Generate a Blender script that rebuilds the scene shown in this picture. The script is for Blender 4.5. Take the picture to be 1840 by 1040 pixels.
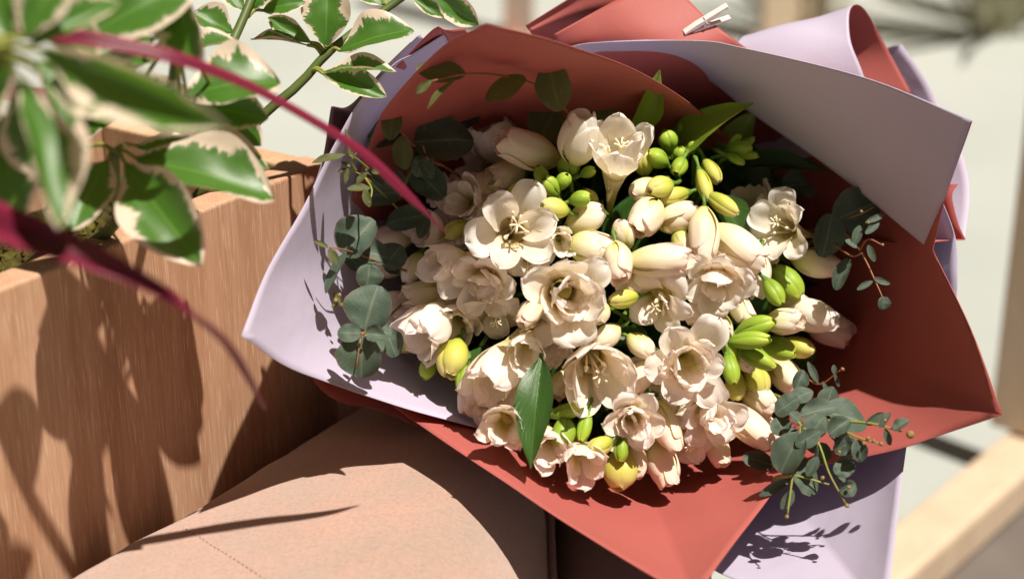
import bpy, math, random
import numpy as np
from mathutils import Vector, Matrix, Quaternion, noise

scene = bpy.context.scene
for o in list(bpy.data.objects):
    bpy.data.objects.remove(o)

# ------------------------------------------------------------------ camera
PITCH = math.radians(22.0)
FPX = 60.0 / 36.0 * 1840.0
CAM = Vector((0.0, 0.0, 0.94))
RIGHT = Vector((1, 0, 0))
FWD = Vector((0, math.cos(PITCH), -math.sin(PITCH)))
UP = Vector((0, math.sin(PITCH), math.cos(PITCH)))
TOCAM = -FWD
cam_data = bpy.data.cameras.new('camera')
cam = bpy.data.objects.new('camera', cam_data)
scene.collection.objects.link(cam)
cam.location = CAM
cam.rotation_euler = (math.radians(90.0) - PITCH, 0, 0)
cam_data.lens = 60.0
cam_data.sensor_width = 36.0
cam_data.clip_start = 0.05
cam_data.clip_end = 200.0
cam_data.dof.use_dof = True
cam_data.dof.focus_distance = 0.985
cam_data.dof.aperture_fstop = 4.2
scene.camera = cam

# ------------------------------------------------------------------ light
TRAVEL = Vector((-0.27, 0.28, -0.92)).normalized()      # the way the sunlight travels
SUN_EL = math.asin(-TRAVEL.z)
SUN_AZ = math.atan2(-TRAVEL.x, -TRAVEL.y)                # clockwise from +Y
world = bpy.data.worlds.new('World')
scene.world = world
world.use_nodes = True
wn = world.node_tree
wn.nodes.clear()
sky_tex = wn.nodes.new('ShaderNodeTexSky')
sky_tex.sky_type = 'NISHITA'
sky_tex.sun_disc = False
sky_tex.sun_elevation = SUN_EL
sky_tex.sun_rotation = SUN_AZ
sky_tex.dust_density = 4.0
sky_tex.air_density = 0.8
hs = wn.nodes.new('ShaderNodeHueSaturation')
hs.inputs['Saturation'].default_value = 0.35
wbg = wn.nodes.new('ShaderNodeBackground')
wbg.inputs['Strength'].default_value = 0.018
wout = wn.nodes.new('ShaderNodeOutputWorld')
wn.links.new(sky_tex.outputs[0], hs.inputs['Color'])
warm = wn.nodes.new('ShaderNodeMix')                     # light reaching the shade is warmed by the timber surroundings
warm.data_type = 'RGBA'
warm.blend_type = 'MULTIPLY'
warm.inputs['Factor'].default_value = 1.0
warm.inputs[7].default_value = (1.0, 0.78, 0.62, 1.0)
wn.links.new(hs.outputs[0], warm.inputs[6])
wn.links.new(warm.outputs[2], wbg.inputs['Color'])
wn.links.new(wbg.outputs[0], wout.inputs['Surface'])
sun_data = bpy.data.lights.new('sun', 'SUN')
sun_data.energy = 5.0
sun_data.angle = math.radians(0.8)
sun_data.color = (1.0, 0.925, 0.815)
sun = bpy.data.objects.new('sun', sun_data)
scene.collection.objects.link(sun)
sun.rotation_euler = TRAVEL.to_track_quat('-Z', 'Y').to_euler()
sun.location = (0.6, -0.4, 3.0)

vs = scene.view_settings
vs.view_transform = 'Standard'
vs.look = 'None'
vs.exposure = 0.50
vs.gamma = 1.0
vs.use_curve_mapping = False
scene.cycles.use_denoising = True
scene.cycles.max_bounces = 10
scene.cycles.diffuse_bounces = 6
scene.cycles.transmission_bounces = 8
scene.cycles.transparent_max_bounces = 8
scene.cycles.sample_clamp_indirect = 6.0

COL = scene.collection
rng = random.Random(7)


# ------------------------------------------------------------------ helpers
def P(px, py, d):
    """world point seen at photograph pixel (px, py) at depth d metres along the view axis"""
    return CAM + FWD * d + RIGHT * ((px - 920.0) / FPX * d) + UP * ((520.0 - py) / FPX * d)


def PZ(px, py, z):
    """world point on the horizontal plane z"""
    r = FWD + RIGHT * ((px - 920.0) / FPX) + UP * ((520.0 - py) / FPX)
    return CAM + r * ((z - CAM.z) / r.z)


def cv(a, b, c):
    """direction: right, up, towards the camera"""
    return (RIGHT * a + UP * b + TOCAM * c).normalized()


def mesh(name, verts, faces, uvs=None, smooth=True, mats=()):
    me = bpy.data.meshes.new(name)
    me.from_pydata([tuple(v) for v in verts], [], faces)
    if uvs is not None:
        lay = me.uv_layers.new(name='uv')
        idx = np.empty(len(me.loops), dtype=np.int32)
        me.loops.foreach_get('vertex_index', idx)
        lay.data.foreach_set('uv', np.asarray(uvs, dtype=np.float32)[idx].ravel())
    if smooth:
        me.polygons.foreach_set('use_smooth', [True] * len(me.polygons))
    for m in mats:
        me.materials.append(m)
    me.update()
    return me


def link(name, data, parent=None, loc=(0, 0, 0), rot=None, scale=None):
    o = bpy.data.objects.new(name, data)
    COL.objects.link(o)
    o.parent = parent
    o.location = loc
    if rot is not None:
        o.rotation_mode = 'QUATERNION'
        o.rotation_quaternion = rot
    if scale is not None:
        o.scale = scale if hasattr(scale, '__len__') else (scale,) * 3
    return o


def tag(o, label=None, cat=None, group=None, kind=None):
    if label: o['label'] = label
    if cat: o['category'] = cat
    if group: o['group'] = group
    if kind: o['kind'] = kind
    return o


def empty(name, loc, label, cat, group=None):
    o = bpy.data.objects.new(name, None)
    COL.objects.link(o)
    o.empty_display_size = 0.02
    o.location = loc
    return tag(o, label, cat, group)


def grid_faces(nu, nv, close_u=False):
    f = []
    for i in range(nu if close_u else nu - 1):
        j = (i + 1) % nu
        for k in range(nv - 1):
            f.append((i * nv + k, j * nv + k, j * nv + k + 1, i * nv + k + 1))
    return f


def catmull(pts, n):
    """n points along a Catmull-Rom curve through pts (arrays of any dimension)"""
    A = [np.array(p, float) for p in pts]
    if len(A) == 2:
        return [A[0] * (1 - t) + A[1] * t for t in np.linspace(0, 1, n)]
    A = [2 * A[0] - A[1]] + A + [2 * A[-1] - A[-2]]
    out = []
    m = len(A) - 3
    for q in range(n):
        x = q / (n - 1) * m
        i = min(int(x), m - 1)
        t = x - i
        p0, p1, p2, p3 = A[i:i + 4]
        out.append(0.5 * ((2 * p1) + (-p0 + p2) * t + (2 * p0 - 5 * p1 + 4 * p2 - p3) * t * t
                          + (-p0 + 3 * p1 - 3 * p2 + p3) * t ** 3))
    return out


def tube_data(pts, radii, n=20, sides=7, uv=True):
    """swept tube through world points; returns verts, faces, uvs"""
    C = catmull(pts, n)
    Rr = np.interp(np.linspace(0, 1, n), np.linspace(0, 1, len(radii)), radii)
    verts, uvs = [], []
    ref = Vector((0.31, 0.52, 0.8)).normalized()
    for i, c in enumerate(C):
        a = Vector(C[max(i - 1, 0)]); b = Vector(C[min(i + 1, n - 1)])
        t = (b - a).normalized()
        x = t.cross(ref).normalized(); y = t.cross(x).normalized()
        for k in range(sides):
            an = 2 * math.pi * k / sides
            verts.append(Vector(c) + (x * math.cos(an) + y * math.sin(an)) * Rr[i])
            uvs.append((k / sides, i / (n - 1)))
    faces = []
    for i in range(n - 1):
        for k in range(sides):
            k2 = (k + 1) % sides
            faces.append((i * sides + k, i * sides + k2, (i + 1) * sides + k2, (i + 1) * sides + k))
    faces.append(tuple(range(sides - 1, -1, -1)))
    faces.append(tuple((n - 1) * sides + k for k in range(sides)))
    return verts, faces, uvs


def tubes(name, specs, mat, parent, n=18, sides=7):
    """several joined tubes as one mesh under parent (identity rotation)"""
    V, F, U = [], [], []
    off = Vector(parent.location) if parent else Vector((0, 0, 0))
    for pts, radii in specs:
        v, f, u = tube_data(pts, radii, n, sides)
        b = len(V)
        V += [x - off for x in v]; U += u
        F += [tuple(i + b for i in q) for q in f]
    return link(name, mesh(name, V, F, U, True, (mat,)), parent)


def box_data(c, sx, sy, sz, X=Vector((1, 0, 0)), Y=Vector((0, 1, 0)), Z=Vector((0, 0, 1))):
    v = [c + X * (sx * a / 2) + Y * (sy * b / 2) + Z * (sz * e / 2)
         for a in (-1, 1) for b in (-1, 1) for e in (-1, 1)]
    f = [(0, 1, 3, 2), (4, 6, 7, 5), (0, 4, 5, 1), (2, 3, 7, 6), (0, 2, 6, 4), (1, 5, 7, 3)]
    return v, f


def bevel(o, w, seg=2):
    m = o.modifiers.new('bevel', 'BEVEL')
    m.width = w
    m.segments = seg
    m.limit_method = 'ANGLE'
    return o


# ------------------------------------------------------------------ materials
class NT:
    def __init__(self, name):
        self.m = bpy.data.materials.new(name)
        self.m.use_nodes = True
        self.t = self.m.node_tree
        self.t.nodes.clear()
        self.out = self.n('OutputMaterial')

    def n(self, kind, **kw):
        nd = self.t.nodes.new('ShaderNode' + kind)
        for k, v in kw.items():
            setattr(nd, k, v)
        return nd

    def l(self, a, b):
        self.t.links.new(a, b)

    def sock(self, inp, v):
        if isinstance(v, bpy.types.NodeSocket):
            self.l(v, inp)
        else:
            inp.default_value = v

    def coord(self, which='Object'):
        return self.n('TexCoord').outputs[which]

    def mapping(self, vec, scale=(1, 1, 1), rot=(0, 0, 0)):
        m = self.n('Mapping')
        self.l(vec, m.inputs['Vector'])
        m.inputs['Scale'].default_value = scale
        m.inputs['Rotation'].default_value = rot
        return m.outputs[0]

    def noise(self, vec, scale=5, detail=4, rough=0.55, dist=0.0):
        nd = self.n('TexNoise')
        if vec is not None:
            self.l(vec, nd.inputs['Vector'])
        nd.inputs['Scale'].default_value = scale
        nd.inputs['Detail'].default_value = detail
        nd.inputs['Roughness'].default_value = rough
        nd.inputs['Distortion'].default_value = dist
        return nd.outputs['Fac']

    def ramp(self, fac, stops, interp='LINEAR'):
        nd = self.n('ValToRGB')
        self.sock(nd.inputs['Fac'], fac)
        r = nd.color_ramp
        r.interpolation = interp
        while len(r.elements) < len(stops):
            r.elements.new(0.5)
        for e, (p, c) in zip(r.elements, stops):
            e.position = p
            e.color = (*c, 1) if len(c) == 3 else c
        return nd.outputs['Color']

    def math(self, op, a, b=0.0, c=0.0):
        nd = self.n('Math', operation=op)
        self.sock(nd.inputs[0], a); self.sock(nd.inputs[1], b); self.sock(nd.inputs[2], c)
        return nd.outputs[0]

    def mix(self, fac, a, b, blend='MIX'):
        nd = self.n('Mix', data_type='RGBA', blend_type=blend)
        self.sock(nd.inputs['Factor'], fac)
        for inp, v in ((nd.inputs[6], a), (nd.inputs[7], b)):
            if isinstance(v, tuple):
                inp.default_value = (*v, 1) if len(v) == 3 else v
            else:
                self.l(v, inp)
        return nd.outputs[2]

    def bump(self, h, strength=0.2, dist=0.001):
        nd = self.n('Bump')
        nd.inputs['Strength'].default_value = strength
        nd.inputs['Distance'].default_value = dist
        self.l(h, nd.inputs['Height'])
        return nd.outputs[0]

    def surf(self, color, rough=0.5, spec=0.5, trans=0.0, tcol=None, normal=None, sheen=0.0, coat=0.0):
        p = self.n('BsdfPrincipled')
        self.sock(p.inputs['Base Color'], (*color, 1) if isinstance(color, tuple) else color)
        self.sock(p.inputs['Roughness'], rough)
        p.inputs['Specular IOR Level'].default_value = spec
        p.inputs['Sheen Weight'].default_value = sheen
        p.inputs['Coat Weight'].default_value = coat
        if normal is not None:
            self.l(normal, p.inputs['Normal'])
        res = p.outputs[0]
        if trans > 0:
            tr = self.n('BsdfTranslucent')
            tc = tcol if tcol is not None else color
            self.sock(tr.inputs['Color'], (*tc, 1) if isinstance(tc, tuple) else tc)
            if normal is not None:
                self.l(normal, tr.inputs['Normal'])
            mx = self.n('MixShader')
            mx.inputs[0].default_value = trans
            self.l(res, mx.inputs[1]); self.l(tr.outputs[0], mx.inputs[2])
            res = mx.outputs[0]
        self.l(res, self.out.inputs['Surface'])
        return self.m


def uvxy(nt):
    s = nt.n('SeparateXYZ')
    nt.l(nt.coord('UV'), s.inputs[0])
    return s.outputs[0], s.outputs[1]


def m_petal(name, stops, trans=0.45, tint=(1.0, 0.92, 0.82), rough=0.5):
    """stops run from the petal's base (0) to its tip (1)"""
    nt = NT(name)
    u, v = uvxy(nt)
    oi = nt.n('ObjectInfo').outputs['Random']
    nz = nt.noise(nt.coord('Object'), 90, 3)
    vv = nt.math('ADD', v, nt.math('MULTIPLY', nt.math('SUBTRACT', nz, 0.5), 0.25))
    vv = nt.math('ADD', vv, nt.math('MULTIPLY', nt.math('SUBTRACT', oi, 0.5), 0.22))
    col = nt.ramp(vv, stops)
    # fine lengthwise veins
    w = nt.n('TexWave', wave_type='BANDS', bands_direction='X')
    nt.l(nt.mapping(nt.coord('UV'), (1, 0.05, 1)), w.inputs['Vector'])
    w.inputs['Scale'].default_value = 5.0
    w.inputs['Distortion'].default_value = 3.0
    w.inputs['Detail'].default_value = 2.0
    col = nt.mix(nt.math('MULTIPLY', w.outputs['Fac'], 0.06), col, (0.74, 0.60, 0.50))
    h = nt.math('ADD', w.outputs['Fac'], nt.math('MULTIPLY', nt.noise(nt.coord('Object'), 300, 2), 0.6))
    tc = nt.mix(1.0, col, tint, 'MULTIPLY')
    return nt.surf(col, rough, 0.35, trans, tc, nt.bump(h, 0.16, 0.0003))


CREAM = [(0.0, (0.62, 0.60, 0.16)), (0.22, (0.83, 0.75, 0.50)), (0.5, (0.95, 0.91, 0.84)), (1.0, (0.95, 0.90, 0.87))]
MAT = {}
MAT['petal'] = m_petal('petal_cream', CREAM)
MAT['petal_white'] = m_petal('petal_white', [(0.0, (0.72, 0.68, 0.22)), (0.25, (0.93, 0.90, 0.76)), (1.0, (0.95, 0.93, 0.90))])
MAT['petal_throat'] = m_petal('petal_throat', [(0.0, (0.20, 0.17, 0.03)), (0.14, (0.55, 0.42, 0.10)), (0.34, (0.93, 0.88, 0.74)), (1.0, (0.95, 0.91, 0.88))])
MAT['bud_pale'] = m_petal('bud_pale', [(0.0, (0.40, 0.48, 0.05)), (0.22, (0.70, 0.68, 0.20)), (0.48, (0.90, 0.83, 0.52)), (0.8, (0.94, 0.86, 0.72)), (1.0, (0.92, 0.76, 0.68))], 0.30, rough=0.46)
MAT['bud_pink'] = m_petal('bud_pink', [(0.0, (0.62, 0.60, 0.14)), (0.25, (0.86, 0.78, 0.42)), (0.55, (0.93, 0.84, 0.66)), (1.0, (0.93, 0.77, 0.70))], 0.30, rough=0.46)
MAT['bud_yellow'] = m_petal('bud_yellow', [(0.0, (0.36, 0.45, 0.03)), (0.4, (0.62, 0.62, 0.10)), (1.0, (0.80, 0.72, 0.30))], 0.24, rough=0.45)
MAT['bud_green'] = m_petal('bud_green', [(0.0, (0.17, 0.30, 0.02)), (0.6, (0.32, 0.48, 0.03)), (1.0, (0.50, 0.60, 0.07))], 0.2, (0.9, 1.0, 0.5), 0.42)
MAT['tube'] = m_petal('floral_tube', [(0.0, (0.30, 0.38, 0.04)), (0.3, (0.66, 0.60, 0.20)), (0.75, (0.84, 0.75, 0.48)), (1.0, (0.86, 0.77, 0.62))], 0.22)
MAT['stamen'] = NT('stamen').surf((0.86, 0.76, 0.55), 0.5, 0.3)

def m_stem(name, c1, c2):
    nt = NT(name)
    return nt.surf(nt.mix(nt.noise(nt.coord('Object'), 60, 3), c1, c2), 0.5, 0.4)
MAT['stem_green'] = m_stem('stem_green', (0.06, 0.13, 0.015), (0.15, 0.26, 0.03))
MAT['stem_brown'] = m_stem('stem_brown', (0.17, 0.07, 0.03), (0.34, 0.15, 0.07))
MAT['stem_dark'] = m_stem('stem_dark', (0.045, 0.075, 0.015), (0.11, 0.15, 0.035))
MAT['stem_olive'] = m_stem('stem_olive', (0.16, 0.18, 0.03), (0.30, 0.32, 0.06))


def m_leaf(name, c1, c2, vein, trans, tcol, rough=0.4, spec=0.5, veinw=0.05, rim=None):
    nt = NT(name)
    u, v = uvxy(nt)
    oi = nt.n('ObjectInfo').outputs['Random']
    nz = nt.noise(nt.coord('Object'), 45, 4)
    f = nt.math('ADD', nt.math('MULTIPLY', nz, 0.7), nt.math('MULTIPLY', oi, 0.4))
    col = nt.mix(f, c1, c2)
    a = nt.math('ABSOLUTE', nt.math('SUBTRACT', u, 0.5))
    mid = nt.math('SUBTRACT', 1.0, nt.math('SMOOTH_MIN', nt.math('DIVIDE', a, veinw), 1.0, 0.3))
    # side veins slanting out from the midrib
    sv = nt.math('SINE', nt.math('MULTIPLY', nt.math('SUBTRACT', v, nt.math('MULTIPLY', a, 0.8)), 62.0))
    svm = nt.math('MULTIPLY', nt.math('GREATER_THAN', sv, 0.90), 0.28)
    vm = nt.math('MAXIMUM', nt.math('MULTIPLY', nt.math('MAXIMUM', mid, 0.0), 0.8), svm)
    col = nt.mix(vm, col, vein)
    if rim:
        col = nt.mix(nt.math('MULTIPLY', nt.math('GREATER_THAN', a, 0.47), 0.6), col, rim)
        col = nt.mix(nt.math('MULTIPLY', nt.math('GREATER_THAN', nt.noise(nt.coord('Object'), 9, 5, 0.7), 0.6), 0.35), col, tuple(x * 1.7 for x in c2))
    h = nt.math('ADD', nt.math('MULTIPLY', vm, -1.0), nt.math('MULTIPLY', nt.noise(nt.coord('Object'), 220, 3), 0.5))
    return nt.surf(col, rough, spec, trans, tcol, nt.bump(h, 0.35, 0.0005))


MAT['euca'] = m_leaf('eucalyptus_leaf', (0.036, 0.062, 0.044), (0.085, 0.125, 0.092), (0.17, 0.20, 0.13), 0.12, (0.12, 0.16, 0.03), 0.55, 0.35, rim=(0.16, 0.09, 0.06))
MAT['euca_olive'] = m_leaf('eucalyptus_leaf_olive', (0.055, 0.075, 0.020), (0.115, 0.135, 0.045), (0.17, 0.16, 0.07), 0.20, (0.25, 0.24, 0.03), 0.5, 0.35, rim=(0.18, 0.09, 0.04))
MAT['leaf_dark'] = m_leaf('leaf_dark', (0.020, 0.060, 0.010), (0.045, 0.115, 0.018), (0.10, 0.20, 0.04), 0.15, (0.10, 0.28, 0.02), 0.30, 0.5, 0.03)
MAT['leaf_lime'] = m_leaf('leaf_lime', (0.10, 0.18, 0.015), (0.19, 0.29, 0.03), (0.28, 0.38, 0.07), 0.30, (0.38, 0.50, 0.03), 0.35, 0.5, 0.03)


def m_variegated():
    nt = NT('variegated_leaf')
    u, v = uvxy(nt)
    a = nt.math('MULTIPLY', nt.math('ABSOLUTE', nt.math('SUBTRACT', u, 0.5)), 2.0)
    oi = nt.n('ObjectInfo').outputs['Random']
    off = nt.n('CombineXYZ')
    nt.l(nt.math('MULTIPLY', oi, 37.0), off.inputs[0]); nt.l(nt.math('MULTIPLY', oi, 91.0), off.inputs[1])
    ad = nt.n('VectorMath', operation='ADD')
    nt.l(nt.mapping(nt.coord('UV'), (0.9, 3.6, 1)), ad.inputs[0]); nt.l(off.outputs[0], ad.inputs[1])
    n1 = nt.noise(ad.outputs[0], 5.5, 3, 0.65)
    n2 = nt.noise(ad.outputs[0], 1.2, 1, 0.5)
    e = nt.math('ADD', a, nt.math('MULTIPLY', nt.math('SUBTRACT', n1, 0.5), 0.75))
    e = nt.math('ADD', e, nt.math('MULTIPLY', nt.math('SUBTRACT', n2, 0.5), 0.9))
    e = nt.math('ADD', e, nt.math('MULTIPLY', nt.math('POWER', v, 8.0), 0.3))
    edge = nt.ramp(e, [(0.74, (0, 0, 0)), (0.79, (1, 1, 1))])
    green = nt.mix(nt.noise(nt.coord('Object'), 60, 4), (0.030, 0.100, 0.012), (0.075, 0.190, 0.024))
    mid = nt.math('LESS_THAN', a, 0.035)
    green = nt.mix(nt.math('MULTIPLY', mid, 0.6), green, (0.13, 0.26, 0.05))
    cream = nt.mix(nt.noise(nt.coord('Object'), 30, 3), (0.66, 0.52, 0.42), (0.76, 0.66, 0.52))
    mid2 = nt.ramp(nt.math('ADD', e, nt.math('MULTIPLY', nt.math('SUBTRACT', nt.noise(ad.outputs[0], 2.6, 2), 0.5), 0.5)), [(0.60, (0, 0, 0)), (0.66, (0.75, 0.75, 0.75))])
    green = nt.mix(mid2, green, (0.115, 0.19, 0.075))
    col = nt.mix(edge, green, cream)
    tg = nt.mix(edge, (0.20, 0.42, 0.03), (0.70, 0.52, 0.32))
    h = nt.noise(nt.coord('Object'), 150, 3)
    return nt.surf(col, 0.33, 0.5, 0.25, tg, nt.bump(h, 0.2, 0.0005))


MAT['variegated'] = m_variegated()


def m_blade():
    nt = NT('crimson_blade')
    u, v = uvxy(nt)
    nz = nt.noise(nt.mapping(nt.coord('UV'), (14, 0.5, 1)), 3, 3)
    a = nt.math('ABSOLUTE', nt.math('SUBTRACT', u, 0.5))
    c = nt.mix(nz, (0.050, 0.005, 0.012), (0.14, 0.010, 0.030))
    c = nt.mix(nt.math('MULTIPLY', a, 1.6), c, (0.26, 0.022, 0.060))
    return nt.surf(c, 0.36, 0.4, 0.10, (0.55, 0.03, 0.09), nt.bump(nz, 0.2, 0.0005))


MAT['blade'] = m_blade()


def m_paper(name, c, c2, trans, tcol):
    nt = NT(name)
    ob = nt.coord('Object')
    col = nt.mix(nt.noise(ob, 9, 3), c, c2)
    fib = nt.noise(ob, 900, 2)
    cre = nt.noise(ob, 26, 3, 0.5, 0.6)
    h = nt.math('ADD', nt.math('MULTIPLY', fib, 0.10), nt.math('MULTIPLY', cre, 0.9))
    return nt.surf(col, 0.58, 0.35, trans, tcol, nt.bump(h, 0.20, 0.004))


MAT['paper_red'] = m_paper('paper_coral', (0.36, 0.088, 0.076), (0.41, 0.108, 0.094), 0.07, (0.62, 0.10, 0.08))
MAT['paper_lav'] = m_paper('paper_lavender', (0.46, 0.415, 0.54), (0.52, 0.47, 0.60), 0.10, (0.60, 0.44, 0.58))


def m_wood(name, c1, c2, c3, vscale=(26, 26, 1.6), bump=0.25):
    nt = NT(name)
    ob = nt.coord('Object')
    big = nt.noise(nt.mapping(ob, vscale), 1.6, 5, 0.6, 0.4)
    fine = nt.noise(nt.mapping(ob, (vscale[0] * 14, vscale[1] * 14, vscale[2] * 7)), 1.5, 3, 0.6)
    pores = nt.ramp(nt.noise(nt.mapping(ob, (vscale[0] * 30, vscale[1] * 30, vscale[2] * 20)), 1.3, 2, 0.5), [(0.57, (0, 0, 0)), (0.64, (1, 1, 1))])
    col = nt.ramp(big, [(0.3, c1), (0.5, c2), (0.72, c3)])
    col = nt.mix(nt.ramp(fine, [(0.42, (0, 0, 0)), (0.66, (0.34, 0.34, 0.34))]), col, tuple(x * 0.8 for x in c1))
    col = nt.mix(nt.math('MULTIPLY', pores, 0.42), col, (0.74, 0.54, 0.38))
    h = nt.math('ADD', fine, nt.math('MULTIPLY', pores, -0.8))
    return nt.surf(col, nt.math('ADD', 0.45, nt.math('MULTIPLY', fine, 0.25)), 0.35, 0, None, nt.bump(h, bump, 0.0008))


MAT['wood'] = m_wood('planter_oak', (0.38, 0.200, 0.115), (0.48, 0.275, 0.170), (0.55, 0.345, 0.230))
MAT['wood_end'] = m_wood('planter_oak_side', (0.40, 0.22, 0.12), (0.52, 0.31, 0.18), (0.60, 0.40, 0.24), (8, 30, 8))
MAT['wood_pale'] = m_wood('pale_wood', (0.50, 0.39, 0.28), (0.56, 0.44, 0.32), (0.60, 0.48, 0.36), (10, 10, 2))
MAT['peg'] = m_wood('peg_painted', (0.66, 0.60, 0.56), (0.74, 0.66, 0.62), (0.78, 0.72, 0.68), (60, 60, 60), 0.1)


def m_suede():
    nt = NT('suede')
    ob = nt.coord('Object')
    big = nt.noise(ob, 7, 4, 0.6, 0.5)
    nap = nt.noise(nt.mapping(ob, (1, 1, 1)), 55, 5, 0.7, 0.8)
    col = nt.ramp(big, [(0.36, (0.38, 0.300, 0.240)), (0.5, (0.50, 0.320, 0.250)), (0.62, (0.57, 0.325, 0.250))])  # nap mottling, plus coral patches that paint in the wrapping paper's reflection
    col = nt.mix(nt.math('MULTIPLY', nap, 0.35), col, (0.33, 0.25, 0.20))
    col = nt.mix(nt.ramp(nt.noise(ob, 420, 3, 0.7), [(0.4, (0, 0, 0)), (0.7, (0.55, 0.55, 0.55))]), col, (0.30, 0.20, 0.15))
    fib = nt.noise(ob, 1400, 3, 0.7)
    return nt.surf(col, 0.9, 0.15, 0, None, nt.bump(nt.math('ADD', nt.math('ADD', fib, nap), nt.math('MULTIPLY', nt.noise(ob, 420, 3, 0.7), 1.2)), 0.8, 0.0012), sheen=0.35)


MAT['suede'] = m_suede()
MAT['thread'] = NT('thread').surf((0.42, 0.29, 0.21), 0.8, 0.2)
nt = NT('wire'); MAT['wire'] = nt.surf((0.75, 0.72, 0.70), 0.3, 0.5)
nt = NT('moss')
MAT['moss'] = nt.surf(nt.ramp(nt.noise(nt.coord('Object'), 60, 4), [(0.35, (0.018, 0.012, 0.006)), (0.55, (0.06, 0.05, 0.012)), (0.7, (0.13, 0.12, 0.02))]), 0.9, 0.1)
nt = NT('paving')
nb = nt.noise(nt.coord('Object'), 1.2, 4)
MAT['paving'] = nt.surf(nt.ramp(nb, [(0.3, (0.33, 0.355, 0.335)), (0.7, (0.41, 0.43, 0.41))]), 0.8, 0.2, 0, None, nt.bump(nt.noise(nt.coord('Object'), 40, 5), 0.3, 0.004))
nt = NT('floor_brown')
MAT['floor'] = nt.surf(nt.ramp(nt.noise(nt.coord('Object'), 5, 4), [(0.3, (0.11, 0.095, 0.085)), (0.7, (0.16, 0.135, 0.12))]), 0.6, 0.3)
nt = NT('render_wall')
MAT['wall'] = nt.surf(nt.ramp(nt.noise(nt.coord('Object'), 3, 4), [(0.3, (0.50, 0.43, 0.33)), (0.7, (0.58, 0.50, 0.40))]), 0.9, 0.1)
def m_dry(name, c1, c2):
    nt = NT(name)
    c = nt.mix(nt.noise(nt.coord('Object'), 20, 3), c1, c2)
    return nt.surf(c, 0.8, 0.2, 0.4)
MAT['straw'] = m_dry('dry_straw', (0.46, 0.38, 0.26), (0.66, 0.58, 0.45))
MAT['shrub'] = m_dry('shrub_leaf', (0.34, 0.34, 0.22), (0.54, 0.52, 0.38))

# ------------------------------------------------------------------ setting
def sheet_obj(name, pts, mat, z, kind='structure', label=None):
    v = [Vector((p[0], p[1], z)) for p in pts]
    o = link(name, mesh(name, v, [tuple(range(len(v)))], None, False, (mat,)))
    return tag(o, label, None, None, kind)

sheet_obj('ground', [(-30, -12), (30, -12), (30, 45), (-30, 45)], MAT['paving'], 0.0)
s0 = PZ(1590, 1090, 0.0); s1 = PZ(1905, 812, 0.0)
sdir = (s1 - s0).normalized(); snor = Vector((sdir.y, -sdir.x, 0))        # towards the room
fa = s0 - sdir * 2.5; fb = s1 + sdir * 3.0
sheet_obj('floor', [fa, fb, fb + snor * 5.0, fa + snor * 5.0], MAT['floor'], 0.004)

fr = empty('wooden_doorway', s0, 'pale wooden door frame with low sill blurred behind the bouquet', 'doorway')
fr['kind'] = 'thing'
v, f = box_data(Vector((0, 0, 0)) + sdir * 0.6, 3.4, 0.06, 0.05, sdir, snor)
bevel(link('sill', mesh('sill', v, f, None, False, (MAT['wood_pale'],)), fr, (0, 0, 0.031)), 0.006)
pp = PZ(1822, 850, 0.0) - s0
v, f = box_data(Vector((0, 0, 0)), 0.040, 0.06, 2.2, sdir, snor)
bevel(link('post', mesh('post', v, f, None, False, (MAT['wood_pale'],)), fr, pp + Vector((0, 0, 1.16))), 0.005)

# low rendered wall with posts far behind
wl = empty('garden_wall', PZ(600, 20, 0.0), 'low beige garden wall blurred along the top behind the bouquet', 'wall')
wc = PZ(900, -70, 0.0) - Vector(wl.location)
v, f = box_data(Vector((0, 0, 0)), 9.0, 0.2, 0.5)
bevel(link('wall_face', mesh('wall_face', v, f, None, False, (MAT['wall'],)), wl, wc + Vector((0, 0, 0.25))), 0.01)
v, f = box_data(Vector((0, 0, 0)), 9.1, 0.28, 0.05)
bevel(link('coping', mesh('coping', v, f, None, False, (MAT['paving'],)), wl, wc + Vector((0, 0, 0.528))), 0.01)

def post(px, py, w, lab, mat):
    b = PZ(px, py, 0.0)
    t = empty('garden_post', b, lab, 'post', 'slim posts in the blurred garden')
    v, f = box_data(Vector((0, 0, 0)), w, w, 1.3)
    bevel(link('shaft', mesh('shaft', v, f, None, False, (mat,)), t, (0, 0, 0.65)), 0.006)
    v, f = box_data(Vector((0, 0, 0)), w * 1.5, w * 1.5, 0.02)
    bevel(link('foot_plate', mesh('foot_plate', v, f, None, False, (mat,)), t, (0, 0, 0.011)), 0.003)
post(932, 70, 0.07, 'pinkish blurred post above the wrapping peak', MAT['suede'])
post(1395, 75, 0.08, 'tan blurred post behind the lavender paper roll', MAT['wood_pale'])

def tuft(name, px, py, n, h, spread, mat, lab, cat, width):
    b = PZ(px, py, 0.0)
    t = empty(name, b, lab, cat)
    r = random.Random(px)
    V, F = [], []
    for i in range(n):
        a = r.uniform(0, 6.283); l = h * r.uniform(0.5, 1.0); s = spread * r.uniform(0.2, 1)
        base = Vector((math.cos(a), math.sin(a), 0)) * 0.12 * r.random() * spread
        tip = base + Vector((math.cos(a) * s, math.sin(a) * s, l))
        mid = base.lerp(tip, 0.5) + Vector((0, 0, l * 0.15))
        side = Vector((-math.sin(a), math.cos(a), 0)) * width * r.uniform(0.6, 1.2)
        k = len(V)
        V += [base - side * .5, base + side * .5, mid - side, mid + side, tip]
        F += [(k, k + 1, k + 3, k + 2), (k + 2, k + 3, k + 4)]
    o = link('foliage', mesh('foliage', V, F, None, True, (mat,)), t)
    o['kind'] = 'stuff'
    t['kind'] = 'thing'
    return t
tuft('dry_grass', 1450, 60, 40, 0.7, 0.5, MAT['straw'], 'pale dry grass clump blurred behind the rolled lavender paper', 'grass', 0.012)
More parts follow.
